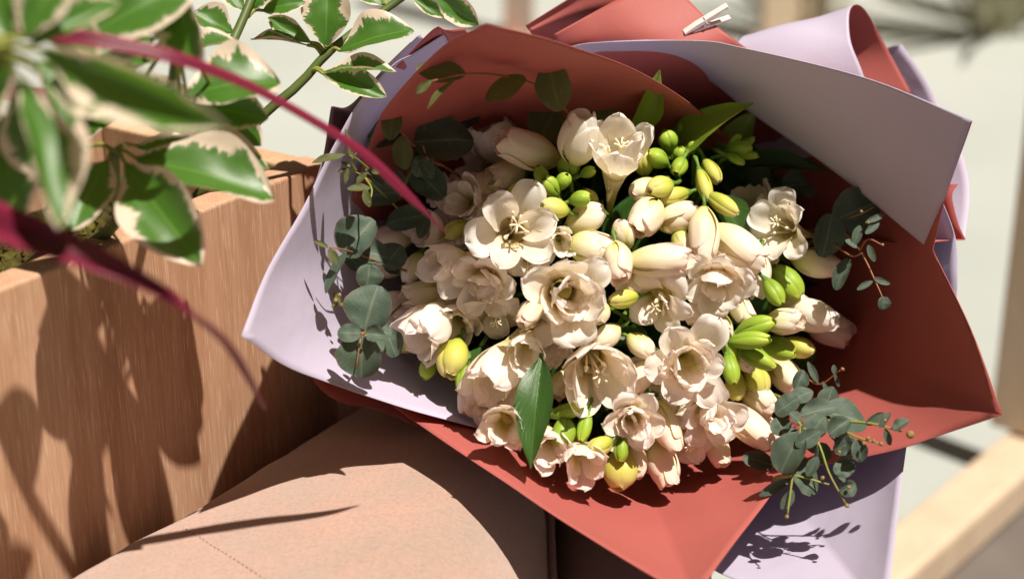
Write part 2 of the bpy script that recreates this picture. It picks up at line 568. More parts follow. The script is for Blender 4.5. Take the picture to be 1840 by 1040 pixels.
tuft('dry_grass', 1790, 60, 50, 0.6, 0.5, MAT['shrub'], 'olive green grass clump blurred at the upper right corner', 'grass', 0.02)

# ------------------------------------------------------------------ planter
ZR = 0.617
pA = PZ(0, 520, ZR); pB = PZ(590, 288, ZR)
pdir = (pB - pA).normalized(); pin = Vector((-pdir.y, pdir.x, 0))       # pin: into the box (left / back)
Lbox, Wbox, Tb, Hb = 0.62, 0.20, 0.020, 0.26
planter = empty('wooden_planter', Vector((pB.x, pB.y, ZR - Hb)), 'light oak box planter with moss and leafy plants beside the bouquet', 'planter')
def board(name, along0, along1, in0, in1, h0, h1, mat):
    c = pdir * ((along0 + along1) / 2) + pin * ((in0 + in1) / 2) + Vector((0, 0, (h0 + h1) / 2))
    v, f = box_data(Vector((0, 0, 0)), along1 - along0, in1 - in0, h1 - h0)
    rot = Matrix((pdir, pin, Vector((0, 0, 1)))).transposed().to_quaternion()
    o = link(name, mesh(name, v, f, None, False, (mat,)), planter, c, rot)
    return bevel(o, 0.0022, 3)
board('front_board', -Lbox, 0, 0, Tb, 0, Hb, MAT['wood'])
board('end_board', -Tb, -0.0005, Tb + 0.0004, Wbox - Tb, 0.001, Hb - 0.0012, MAT['wood_end'])
board('back_board', -Lbox, 0, Wbox - Tb + 0.0004, Wbox, 0, Hb - 0.0006, MAT['wood'])
board('base_board', -Lbox + 0.002, -0.022, Tb + 0.002, Wbox - Tb - 0.002, 0.004, 0.02, MAT['wood_end'])

# moss bed
V, F = [], []
nu, nv = 70, 26
for i in range(nu):
    for k in range(nv):
        a = -Lbox + 0.004 + (Lbox - 0.026) * i / (nu - 1); b = Tb + 0.001 + (Wbox - 2 * Tb - 0.002) * k / (nv - 1)
        q = pdir * a + pin * b
        z = Hb - 0.050 + 0.012 * noise.fractal(q * 60, 0.8, 2.0, 4)
        V.append(q + Vector((0, 0, z)))
F = grid_faces(nu, nv)
mb = link('moss_bed', mesh('moss_bed', V, F, None, True, (MAT['moss'],)), None, Vector(planter.location))
tag(mb, 'dark brown and green moss covering the soil inside the planter', 'moss', None, 'stuff')
V, F = [], []
r = random.Random(3)
for i in range(5000):
    a = r.uniform(-Lbox + 0.03, -0.03); b = r.uniform(Tb + 0.006, Wbox - Tb - 0.006)
    q = pdir * a + pin * b
    z = Hb - 0.050 + 0.012 * noise.fractal(q * 60, 0.8, 2.0, 4)
    p0 = q + Vector((0, 0, z - 0.001))
    d = Vector((r.uniform(-1, 1), r.uniform(-1, 1), r.uniform(0.2, 1))).normalized() * r.uniform(0.004, 0.012)
    s = d.cross(Vector((r.random(), r.random(), r.random()))).normalized() * 0.0011
    k = len(V)
    V += [p0 - s, p0 + s, p0 + d]
    F += [(k, k + 1, k + 2)]
mt = link('moss_tufts', mesh('moss_tufts', V, F, None, False, (MAT['moss'],)), mb)
mt['kind'] = 'stuff'

# ------------------------------------------------------------------ suede armchair (arm and seat)
chair = empty('suede_armchair', Vector((-0.06, 0.9, 0.0)), 'tan suede armchair whose padded arm carries the bouquet', 'armchair')
CH = Vector(chair.location)
ARM_Z, CROWN, RAD = 0.450, 0.018, 0.075
ax = -pin                       # across the arm, away from the planter
a_c = PZ(80, 1040, 0.45) - pdir * 0.30
a_c.z = 0
ARM_L = 0.66
def arm_w(t):
    """the arm narrows towards the back: its outer edge runs straight away from the camera"""
    return max(0.13, (0.022 - a_c.x - pdir.x * t) / ax.x)
def rounded(name, width, length, origin, ex, ey, ztop, zbot, rad, crown, rad_left=None):
    """padded block with a crowned top; width may be a function of the distance along ey"""
    def section(w, ins):
        per = []
        hw = w / 2 - ins; hh = (ztop - zbot) / 2 - ins
        r_ = max(rad - ins, 0.004); l_ = max((rad_left or rad) - ins, 0.004)
        def arc(cx, cy, a0, r_):
            for q in range(11):
                an = a0 + math.pi / 2 * q / 10
                per.append((cx + r_ * math.cos(an), cy + r_ * math.sin(an)))
        arc(hw - r_, hh - r_, 0, r_)
        for q in range(1, 40):
            per.append((hw - r_ - (2 * hw - r_ - l_) * q / 40, hh))
        arc(-hw + l_, hh - l_, math.pi / 2, l_)
        arc(-hw + l_, -hh + l_, math.pi, l_)
        arc(hw - r_, -hh + r_, 1.5 * math.pi, r_)
        return per
    st = []
    for q in range(10):
        an = math.pi / 2 * q / 9
        st.append((rad * (1 - math.sin(an)) if False else rad * (1 - math.cos(an)), rad * (1 - math.sin(an))))
    for q in range(1, 90):
        st.append((rad + (length - 2 * rad) * q / 90, 0.0))
    for q in range(10):
        an = math.pi / 2 * q / 9
        st.append((length - rad * (1 - math.sin(an)), rad * (1 - math.cos(an))))
    V, F = [], []
    for (t, ins) in st:
        w = width(t) if callable(width) else width
        per = section(w, ins)
        for (x, z) in per:
            if z > 0:
                z += crown * max(0, 1 - (x / (w / 2)) ** 2) * (1 - ((t - length / 2) / (length / 2)) ** 4)
            p = origin + ex * (w / 2 + x) + ey * t + Vector((0, 0, (ztop + zbot) / 2 + z))
            if z > 0:
                p += Vector((0, 0, 0.0026 * noise.noise(p * 14) + 0.0012 * noise.noise(p * 38)))
            V.append(p - CH)
    m = len(per)
    for i in range(len(st) - 1):
        for k in range(m):
            k2 = (k + 1) % m
            F.append((i * m + k, i * m + k2, (i + 1) * m + k2, (i + 1) * m + k))
    F.append(tuple(range(m - 1, -1, -1)))
    F.append(tuple((len(st) - 1) * m + k for k in range(m)))
    return link(name, mesh(name, V, F, None, True, (MAT['suede'],)), chair)
rounded('arm_pad', arm_w, ARM_L, a_c + ax * 0.002, ax, pdir, ARM_Z, 0.05, RAD, CROWN, 0.022)
rounded('seat_cushion', 0.100, 0.75, Vector((0.027, 0.60, 0)), Vector((1, 0, 0)), Vector((0, 1, 0)), 0.385, 0.06, 0.025, 0.006)
bb = Vector(planter.location); bb.z = 0
rounded('back_pad', 0.26, 0.22, bb + pdir * 0.004 - pin * 0.02, pin, pdir, 0.435, 0.05, 0.04, 0.006)
def arm_top(s, t):
    w = arm_w(t); X = (s - 0.5) * w
    z = ARM_Z + CROWN * (1 - (X / (w / 2)) ** 2) * (1 - ((t - ARM_L / 2) / (ARM_L / 2)) ** 4)
    e = w / 2 - abs(X)
    R_ = RAD if X > 0 else 0.022
    if e < R_:
        q = R_ - e; z -= R_ - math.sqrt(max(R_ ** 2 - q * q, 0))
    p = a_c + ax * (0.002 + s * w) + pdir * t; p.z = z
    p.z += 0.0026 * noise.noise(p * 14) + 0.0012 * noise.noise(p * 38)
    return p
specs = []
pts = [arm_top(s_, 0.385 - 0.10 * s_) + Vector((0, 0, 0.0002)) for s_ in np.linspace(0.06, 0.93, 12)]
Cs = catmull(pts, 130)
for i in range(0, 128, 2):
    a = Vector(Cs[i]); b = Vector(Cs[i + 1])
    specs.append(([a, (a + b) / 2 + Vector((0, 0, 0.0003)), b], [0.0003, 0.0005, 0.0003]))
tubes('stitching', specs, MAT['thread'], chair, 4, 5)
tubes('piping', [([Vector((0.0245, yy_, 0.392)) for yy_ in np.linspace(0.62, 1.1, 8)], [0.003, 0.003])], MAT['suede'], chair, 20, 8)

# ------------------------------------------------------------------ wrapping paper
APEX = P(1000, 400, 1.30)
AXIS = (P(1060, 500, 0.95) - APEX).normalized()
wrap = empty('bouquet_wrap', APEX, 'coral red and lavender paper wrapping folded round the bouquet', 'wrapping paper')
W0 = Vector(APEX)

def rim_curve(rim, n):
    segs, cur = [], []
    for p in rim:
        cur.append(p[:3])
        if len(p) > 3:
            segs.append(cur); cur = [p[:3]]
    segs.append(cur)
    segs = [s for s in segs if len(s) > 1]
    def ln(s): return sum(math.hypot(a[0] - b[0], a[1] - b[1]) for a, b in zip(s, s[1:]))
    tot = sum(ln(s) for s in segs)
    out = []
    for j, s in enumerate(segs):
        k = max(4, int(round(n * ln(s) / tot)))
        c = catmull(s, k)
        out += [tuple(x) for x in (c if j == 0 else c[1:])]
    return out

def finish_sheet(name, V, nu, nv, front, label, thick=0.0004, parent=None):
    F = grid_faces(nu, nv)
    # face the camera side
    n = Vector((0, 0, 0))
    for f in F[::7]:
        a, b, c = V[f[0]], V[f[1]], V[f[2]]
        nn = (b - a).cross(c - a)
        if nn.length > 0:
            n += nn if True else n
    mid = V[len(V) // 2]
    if n.dot(CAM - mid) < 0:
        F = [tuple(reversed(f)) for f in F]
    par = parent or wrap
    uv = [(i / (nu - 1), k / (nv - 1)) for i in range(nu) for k in range(nv)]
    mats = (MAT['paper_red'], MAT['paper_lav']) if front == 'red' else (MAT['paper_lav'], MAT['paper_red'])
    o = link(name, mesh(name, [v - W0 for v in V], F, uv, True, mats), par)
    m = o.modifiers.new('thickness', 'SOLIDIFY')
    m.thickness = thick; m.offset = -1; m.material_offset = 1; m.material_offset_rim = 0
    if label: o['label'] = label
    return o

def cone_sheet(rim, front, label, layer=0.0, bow=0.03, reach=0.965, wr=0.0012, n=72, nv=26, apex=None, curl=0.0, seed=0):
    R = rim_curve(rim, n)
    V = []
    ap = apex or APEX
    so = Vector((seed * 3.1, seed * 1.7, 0))
    bow_ = bow if callable(bow) else (lambda x: bow)
    for (x, y, d) in R:
        p = P(x, y, d)
        ax_pt = ap + AXIS * (p - ap).dot(AXIS)
        outd = (p - ax_pt).normalized()
        for k in range(nv):
            t = (k / (nv - 1)) ** 1.15 * reach
            q = p.lerp(ap, t)
            q = q + outd * (bow_(x) * 4 * t * (1 - t) + layer * (1 - t * 0.5)) - AXIS * (bow_(x) * 0.6 * 4 * t * (1 - t))
            if curl:
                e = max(0.0, 1 - t / 0.18)
                q = q + outd * (curl * e * e)
            nz = (noise.noise(q * 16 + so) * 2.0 - abs(noise.noise(q * 11 - so)) * 2.6) * wr + noise.noise(q * 45 + so) * wr * 0.5
            q = q + outd * nz * min(1.0, t * 6 + 0.25)
            V.append(q)
    return finish_sheet('paper_sheet', V, len(R), nv, front, label)

def grid_sheet(rows, front, label, nu=40, nv=40, wr=0.0006, layer=None):
    """rows: list of rows of (px,py,d) control points"""
    rr = [catmull(r_, nv) for r_ in rows]
    V = []
    cols = [catmull([rr[i][k] for i in range(len(rr))], nu) for k in range(nv)]
    for i in range(nu):
        for k in range(nv):
            q = P(*cols[k][i])
            V.append(q + TOCAM * (noise.noise(q * 30) * wr))
    return finish_sheet('paper_sheet', V, nu, nv, front, label)

# left lavender sheet
cone_sheet([(800, 60, 0.975), (740, 97, 0.975), (705, 117, 0.975), (645, 182, 0.975), (600, 262, 0.972), (545, 370, 0.962), (478, 490, 0.93), (432, 603, 0.895, 1),
            (510, 655, 0.93), (600, 690, 0.96), (735, 735, 0.985), (870, 772, 1.0), (960, 800, 1.03)], 'lav', 'lavender sheet lit on the side by the planter', 0.0, 0.014, seed=1)
# inner coral sheet with the shaded peak
cone_sheet([(600, 420, 1.04), (632, 320, 1.02), (660, 232, 0.99), (692, 174, 0.95), (790, 72, 0.905), (868, 30, 0.868, 1), (1000, 62, 0.90), (1130, 108, 0.965), (1235, 168, 1.015),
            (1330, 255, 1.06), (1420, 350, 1.12)], 'red', 'shaded coral sheet rising to a peak above the flowers', -0.004, 0.004, seed=2)
# right coral sheet
cone_sheet([(1000, 100, 1.055), (1065, 84, 1.035), (1250, 80, 1.006), (1340, 94, 0.997), (1560, 148, 0.962), (1741, 221, 0.938, 1), (1695, 350, 0.965), (1669, 449, 0.985, 1), (1740, 595, 0.95), (1795, 743, 0.918, 1),
            (1690, 777, 0.95), (1600, 805, 0.965), (1480, 830, 0.99), (1380, 850, 1.02)], 'red', 'coral sheet with a lit strip and a sharp corner', 0.002, 0.040, seed=3)
# lower coral sheet
cone_sheet([(690, 700, 1.03), (735, 738, 1.0), (960, 890, 0.92), (1150, 1012, 0.875), (1245, 1068, 0.85, 1), (1300, 985, 0.895), (1365, 902, 0.95), (1440, 800, 1.0)],
           'red', 'lit coral sheet hanging over the armchair below the flowers', 0.003, lambda x: 0.004 + 0.036 * min(1, max(0, (x - 770) / 230)), seed=4)
# lower lavender sheet under it
cone_sheet([(1235, 960, 0.985), (1295, 998, 0.945), (1440, 1042, 0.905), (1562, 1080, 0.872, 1), (1574, 940, 0.925), (1586, 815, 0.975), (1600, 720, 1.01)],
           'lav', 'lavender sheet lit below the eucalyptus', 0.014, 0.048, seed=5)
# cuff folded over on the upper right
out_edge = [(1010, 92, 1.04), (1065, 78, 1.03), (1250, 74, 1.0), (1340, 88, 0.985), (1560, 142, 0.953), (1745, 216, 0.93)]
in_edge = [(1060, 120, 1.07), (1150, 112, 1.062), (1260, 138, 1.06), (1350, 205, 1.055), (1500, 310, 1.030), (1667, 446, 0.998)]
mid_edge = [tuple((np.array(a) * 0.5 + np.array(b) * 0.5) + np.array((0, 0, -0.006))) for a, b in zip(out_edge, in_edge)]
grid_sheet([out_edge, mid_edge, in_edge], 'lav', 'mauve folded cuff along the upper edge', 40, 60)
# outer sheet under the cuff (its narrow lavender edge shows)
cone_sheet([(1250, 90, 1.05), (1450, 140, 1.03), (1600, 240, 1.01), (1690, 400, 1.02), (1701, 505, 1.015), (1690, 600, 1.02)], 'lav', 'narrow purple edge of the outer sheet', 0.006, 0.03, seed=6)
# back sheets at the top
grid_sheet([[(945, 47, 1.045), (1020, 0, 1.04), (1075, -34, 1.035), (1130, -62, 1.03)], [(960, 90, 1.07), (1030, 70, 1.07), (1100, 60, 1.065), (1160, 50, 1.065)], [(985, 330, 1.27), (995, 320, 1.27), (1005, 320, 1.27), (1015, 330, 1.27)]],
           'red', 'dark coral sheet behind the peak')
grid_sheet([[(995, 63, 1.035), (1060, 26, 1.035), (1115, -4, 1.035), (1195, -46, 1.04)], [(1010, 95, 1.045), (1080, 76, 1.035), (1180, 70, 1.025), (1268, 31, 1.03)], [(1030, 120, 1.06), (1120, 116, 1.05), (1240, 112, 1.035), (1342, 88, 1.035)], [(1050, 200, 1.12), (1160, 200, 1.11), (1280, 190, 1.10), (1430, 156, 1.08)], [(1000, 330, 1.26), (1010, 330, 1.26), (1020, 330, 1.26), (1030, 330, 1.26)]],
           'red', 'pinkish sheet held by the clothespin')
# rolled sheet with its red inside showing
roll = [
    [(1300, 150, 1.075), (1310, 108, 1.072), (1325, 76, 1.075), (1336, 66, 1.088), (1340, 74, 1.105), (1345, 110, 1.11), (1350, 150, 1.11)],
    [(1400, 170, 1.065), (1404, 110, 1.060), (1420, 52, 1.066), (1432, 41, 1.085), (1446, 58, 1.108), (1462, 110, 1.115), (1480, 160, 1.115)],
    [(1570, 190, 1.055), (1549, 128, 1.050), (1528, 72, 1.052), (1528, 18, 1.062), (1552, 16, 1.085), (1592, 84, 1.105), (1640, 172, 1.11), (1660, 215, 1.11)][:7],
]
grid_sheet(roll, 'red', 'lavender sheet rolled over with its coral inside showing', 36, 60, 0.0004)
cone_sheet([(1560, 120, 1.125), (1594, 88, 1.125), (1620, 80, 1.12, 1), (1655, 130, 1.115), (1688, 192, 1.11), (1726, 270, 1.09), (1743, 345, 1.075), (1736, 428, 1.06, 1), (1690, 434, 1.055), (1640, 440, 1.06)],
           'lav', 'bright lavender sheet at the back on the right', 0.0, 0.012, 0.7, seed=9)
cone_sheet([(1722, 330, 1.03), (1712, 352, 1.03), (1722, 400, 1.03), (1735, 430, 1.03, 1), (1688, 433, 1.02), (1650, 440, 1.02)], 'red', 'small coral corner under the mauve cuff', 0.0, 0.01, 0.6, seed=10)
# grey lavender corner behind on the left and the bottom edge of the outer wrap
cone_sheet([(560, 380, 1.01), (592, 290, 1.0), (606, 199, 0.995, 1), (640, 196, 0.99), (700, 130, 0.985), (760, 70, 0.985)], 'lav', 'grey lavender corner behind the left sheet', 0.004, 0.02, seed=11)
cone_sheet([(690, 150, 0.985), (740, 104, 0.975), (778, 66, 0.965), (792, 56, 0.96, 1), (806, 62, 0.965), (840, 60, 0.99)], 'red', 'dark folded corner beside the peak', 0.003, 0.015, seed=12)
cone_sheet([(540, 620, 1.05), (585, 690, 1.045), (625, 716, 1.04), (690, 728, 1.04), (760, 760, 1.045)], 'red', 'dark red edge resting on the armchair', 0.004, 0.004, seed=13)

# ------------------------------------------------------------------ clothespin
pinr = P(1268, 42, 1.027)
peg = empty('clothespin', pinr, 'small white wooden clothespin clipped to the top paper edge', 'clothespin')
pd = (P(1318, 24, 1.035) - P(1228, 70, 1.035)).normalized()
def prong(side):
    pv = TOCAM * 0.8 + UP * 0.6
    nrm = (pv - pd * pv.dot(pd)).normalized(); wdt = pd.cross(nrm)
    V = []
    prof = [(-0.0145, 0.0006, 0.0022), (-0.006, 0.0006, 0.0042), (0.0, 0.0018, 0.0048), (0.008, 0.0032, 0.0058), (0.0155, 0.0048, 0.0066)]
    for (a, lo, hi) in prof:
        for w_ in (-0.0018, 0.0018):
            for h in (lo, hi):
                V.append(pd * a + wdt * w_ + nrm * (h * side))
    F = []
    for i in range(len(prof) - 1):
        b = i * 4
        F += [(b, b + 4, b + 5, b + 1), (b + 2, b + 3, b + 7, b + 6), (b, b + 2, b + 6, b + 4), (b + 1, b + 5, b + 7, b + 3)]
    F += [(0, 1, 3, 2), (16, 18, 19, 17)]
    o = link('prong', mesh('prong', V, F, None, False, (MAT['peg'],)), peg)
    bevel(o, 0.0004, 2)
    return nrm, wdt
nrm, wdt = prong(1); prong(-1)
coil = []
for i in range(40):
    an = i / 39 * 2 * math.pi * 3.5
    coil.append(pinr + pd * (0.0016 * math.cos(an)) + nrm * (0.0016 * math.sin(an)) + wdt * (-0.0024 + 0.0048 * i / 39))
tubes('spring', [(coil, [0.0004, 0.0004]), ([pinr + nrm * 0.002 + wdt * 0.0024, pinr + pd * 0.0 + nrm * 0.0052 + wdt * 0.001, pinr + nrm * 0.0052 - wdt * 0.001], [0.0004, 0.0004])], MAT['wire'], peg, 60, 5)

# ------------------------------------------------------------------ flower meshes
def shell_petal(name, prof, width, mat, ruffle=0.0, cup=0.0, skew=0.0, notch=0.0, seed=0, nt_=22, ns=17, maxspan=1.5, point=0.0, basew=0.45, bulge=0.0, scallop=0.0):
    """petal swept on a surface of revolution. prof: list of (r,z); width: half width in metres at widest"""
    C = catmull([(a, b) for a, b in prof], nt_)
    V, U = [], []
    so = Vector((seed * 7.3, seed * 2.9, seed * 5.1))
    Cn = np.array(C)
    for i in range(nt_):
        t = i / (nt_ - 1)
        r_, z_ = C[i]
        r_ = max(r_, 0.0006)
        if t < 0.6:
            x = t / 0.6; w = basew + (1 - basew) * (x * x * (3 - 2 * x))
        else:
            x = (t - 0.6) / 0.4
            w = max(0.0, 1 - x ** (2.4 - point)) ** (0.55 + 0.25 * point)
        w = max(w, 0.03) * width
        half = min(w / r_, maxspan)
        a0 = np.array(C[max(i - 1, 0)]); a1 = np.array(C[min(i + 1, nt_ - 1)])
        tg = (a1 - a0) / (np.linalg.norm(a1 - a0) + 1e-9)
        nr, nz = tg[1], -tg[0]                      # outward normal of the profile
        for k in range(ns):
            s = -1 + 2 * k / (ns - 1)
            edge = abs(s) ** 2
            if scallop:
                te = t * (1 - scallop * t * (0.5 + 0.9 * noise.noise(Vector((s * 1.9, 0.3, 7)) + so) + 0.45 * noise.noise(Vector((s * 5.5, 0.3, 9)) + so)))
                te = min(max(te, 0.0), 1.0) * (nt_ - 1)
                i0 = min(int(te), nt_ - 2); fr_ = te - i0
                r_, z_ = Cn[i0] * (1 - fr_) + Cn[i0 + 1] * fr_
                r_ = max(r_, 0.0006)
            th = half * s
            nn = noise.noise(Vector((s * 1.6, t * 2.2, 0)) + so)
            n2 = noise.noise(Vector((s * 4.5, t * 5, 1)) + so)
            off = ruffle * (t ** 1.5) * (nn * 1.3 + n2 * 0.6 * (0.3 + edge) + 0.35 * edge * noise.noise(Vector((s * 9, t * 11, 4)) + so)) - cup * edge * w + skew * s * (0.3 + 0.7 * t) * width
            off += -0.025 * width * (1 - abs(s)) ** 2 * math.sin(math.pi * t) + bulge * width * (1 - s * s) * math.sin(math.pi * t) ** 0.7
            rr_ = r_ + nr * off; zz = z_ + nz * off
            if notch and t > 0.8:
                zz -= 0; k2 = notch * (1 - abs(s)) ** 3 * ((t - 0.8) / 0.2) ** 2
                rr_ -= tg[0] * k2; zz -= tg[1] * k2
            V.append((rr_ * math.cos(th), rr_ * math.sin(th), zz))
            U.append((k / (ns - 1), t))
    return mesh(name, V, grid_faces(nt_, ns), U, True, (mat,))

def lathe(name, prof, mat, n=16, sides=14, lobes=0, lob=0.0):
    C = catmull(prof, n)
    V, U = [], []
    for i in range(n):
        for k in range(sides):
            an = 2 * math.pi * k / sides
            r_ = max(C[i][0], 0.0002) * (1 + lob * math.cos(lobes * an))
            V.append((r_ * math.cos(an), r_ * math.sin(an), C[i][1])); U.append((k / sides, i / (n - 1)))
    F = []
    for i in range(n - 1):
        for k in range(sides):
            k2 = (k + 1) % sides
            F.append((i * sides + k, i * sides + k2, (i + 1) * sides + k2, (i + 1) * sides + k))
    return mesh(name, V, F, U, True, (mat,))

LIB = {}
mm = 0.001
def build_lib():
    for mk in ('petal', 'petal_white', 'petal_throat'):
        m = MAT[mk]
        LIB['open', mk] = [shell_petal('petal', [(7 * mm, -2 * mm), (9.5 * mm, 5 * mm), (15 * mm, 12 * mm), (22 * mm, (16 + j) * mm), (27.5 * mm, (16.5 + 1.5 * (j % 3)) * mm)],
                                       (11.0 + j * 0.5) * mm, m, 2.5 * mm, 0.10 + 0.05 * (j % 3), 0.0, (j % 2) * 1.8 * mm, seed=j + 1, maxspan=1.05, scallop=0.075) for j in range(6)]
        LIB['cupped', mk] = [shell_petal('petal', [(7 * mm, -2 * mm), (11 * mm, 5 * mm), (16 * mm, 13 * mm), (20 * mm, 22 * mm), (22 * mm, (29 + j) * mm)],
                                         (12.0 + j * 0.5) * mm, m, 2.2 * mm, 0.06, 0.03 * (j - 1), (j % 2) * 1.4 * mm, seed=j + 21, maxspan=1.1, scallop=0.075) for j in range(5)]
        LIB['recurved', mk] = [shell_petal('petal', [(7 * mm, -2 * mm), (10 * mm, 5 * mm), (17 * mm, 11 * mm), (25 * mm, 12 * mm), (31 * mm, (7 - j) * mm)],
                                           (11.5 + j * 0.5) * mm, m, 2.8 * mm, -0.05, 0.0, (j % 2) * 1.8 * mm, seed=j + 41, maxspan=1.0, scallop=0.075) for j in range(4)]
        LIB['inner', mk] = [shell_petal('petal', [(4 * mm, 0), (6 * mm, 6 * mm), (8.5 * mm, 12 * mm), (10.5 * mm, 17 * mm), (13.5 * mm, (20.5 + j) * mm)],
                                        (6.8 + j * 0.8) * mm, m, 2.8 * mm, -0.15, 0.15, 1.2 * mm, seed=j + 61, maxspan=1.3, scallop=0.075) for j in range(4)]
        LIB['bell', mk] = [shell_petal('petal', [(5 * mm, -2 * mm), (9.5 * mm, 7 * mm), (13 * mm, 17 * mm), (13.5 * mm, 27 * mm), ((11.5 + j) * mm, 37 * mm)],
                                       (11.5 + j * 0.4) * mm, m, 1.6 * mm, -0.02, 0.06, (j % 2) * 1.0 * mm, seed=j + 81, maxspan=1.15, scallop=0.075) for j in range(4)]
    for mk in ('bud_pale', 'bud_pink', 'bud_yellow', 'bud_green', 'petal', 'petal_white'):
        m = MAT[mk]
        LIB['budp', mk] = [shell_petal('petal', [(0.16, 0.0), (0.36, 0.22), (0.48, 0.5), (0.41, 0.76), (0.235, 0.93), (0.10 + 0.03 * j, 1.02 + 0.015 * j)],
                                       0.58, m, 0.035, 0.0, 0.022, 0, seed=j + 101, nt_=16, ns=13, maxspan=1.18, point=0.9, basew=0.6, bulge=0.17, scallop=0.06) for j in range(3)]
        LIB['tulip', mk] = [shell_petal('petal', [(0.14, -0.02), (0.34, 0.17), (0.475, 0.42), (0.45, 0.70), (0.33 + 0.02 * j, 0.90), (0.20 + 0.05 * j, 1.0)],
                                        0.47, m, 0.05, -0.03, 0.05, 0.03 * (j % 2), seed=j + 141, nt_=20, ns=15, maxspan=1.15, point=0.25, basew=0.55, bulge=0.06, scallop=0.09) for j in range(4)]
        LIB['budo', mk] = [shell_petal('petal', [(0.17, 0.0), (0.38, 0.22), (0.50, 0.5), (0.475, 0.74), (0.37, 0.90), (0.27 + 0.03 * j, 0.99)],
                                       0.54, m, 0.045, -0.03, 0.02, 0, seed=j + 121, nt_=18, ns=15, maxspan=1.12, point=0.25, basew=0.6, bulge=0.10, scallop=0.10) for j in range(3)]
        LIB['budc', mk] = [lathe('bud_core', [(0.10, -0.02), (0.31, 0.22), (0.39, 0.5), (0.31, 0.72), (0.13, 0.86), (0.01, 0.90)], m, 12, 15, 3, 0.05)]
    LIB['tube'] = lathe('floral_tube', [(1.6 * mm, -34 * mm), (2.6 * mm, -26 * mm), (3.6 * mm, -17 * mm), (5.6 * mm, -9 * mm), (7.4 * mm, -2 * mm), (8.8 * mm, 3.5 * mm)], MAT['tube'], 14, 14)
    LIB['tube_short'] = lathe('floral_tube', [(1.8 * mm, -20 * mm), (2.8 * mm, -15 * mm), (3.8 * mm, -10 * mm), (5.4 * mm, -4 * mm), (6.2 * mm, 1 * mm)], MAT['tube'], 12, 14)
    LIB['calyx'] = lathe('calyx', [(0.06, -0.16), (0.15, -0.06), (0.24, 0.05), (0.31, 0.17), (0.33, 0.22)], MAT['stem_green'], 8, 10)
    # stamens: filament plus anther / branched pistil as separate small meshes
    def fil(b, tip, r0, anth):
        v, f, u = tube_data([b, b.lerp(tip, 0.5) + Vector((0, 0, 0.001)), tip], [r0, r0 * 0.8], 8, 5)
        if anth:
            d = (tip - b).normalized(); e = tip + d * 0.0045
            v2, f2, u2 = tube_data([tip - d * 0.002, tip + d * 0.001, e], [0.0005, 0.0012, 0.0005], 7, 6)
            k = len(v); v += v2; f += [tuple(i + k for i in q) for q in f2]; u += u2
        return v, f, u
    v, f, u = fil(Vector((0.002, 0, -0.004)), Vector((0.0042, 0, 0.012)), 0.0006, True)
    LIB['stamen'] = mesh('stamen', v, f, u, True, (MAT['stamen'],))
    V, F, U = [], [], []
    v, f, u = tube_data([Vector((0, 0, -0.006)), Vector((0, 0, 0.006)), Vector((0, 0, 0.016))], [0.0006, 0.0005], 8, 5)
    V += v; F += f; U += u
    for a in range(6):
        an = a * 1.047
        v, f, u = tube_data([Vector((0, 0, 0.0155)), Vector((0.0018 * math.cos(an), 0.0018 * math.sin(an), 0.018)), Vector((0.0042 * math.cos(an), 0.0042 * math.sin(an), 0.0192))], [0.0004, 0.00055], 6, 5)
        k = len(V); V += v; F += [tuple(i + k for i in q) for q in f]; U += u
    LIB['pistil'] = mesh('pistil', V, F, U, True, (MAT['stamen'],))
build_lib()


def DOME(px, py):
    return -0.00034 * max(0, py - 690) + 0.972 + 0.085 * (((px - 1080) / 420.0) ** 2 + ((py - 545) / 340.0) ** 2)

def zquat(axis, roll):
    q = Vector((0, 0, 1)).rotation_difference(axis)
    return q @ Quaternion((0, 0, 1), roll)

def tilt(r, ang, amt):
    """extra pose of one petal: turn about z by ang and lean by amt"""
    return Quaternion((0, 0, 1), ang) @ Quaternion((0, 1, 0), amt)

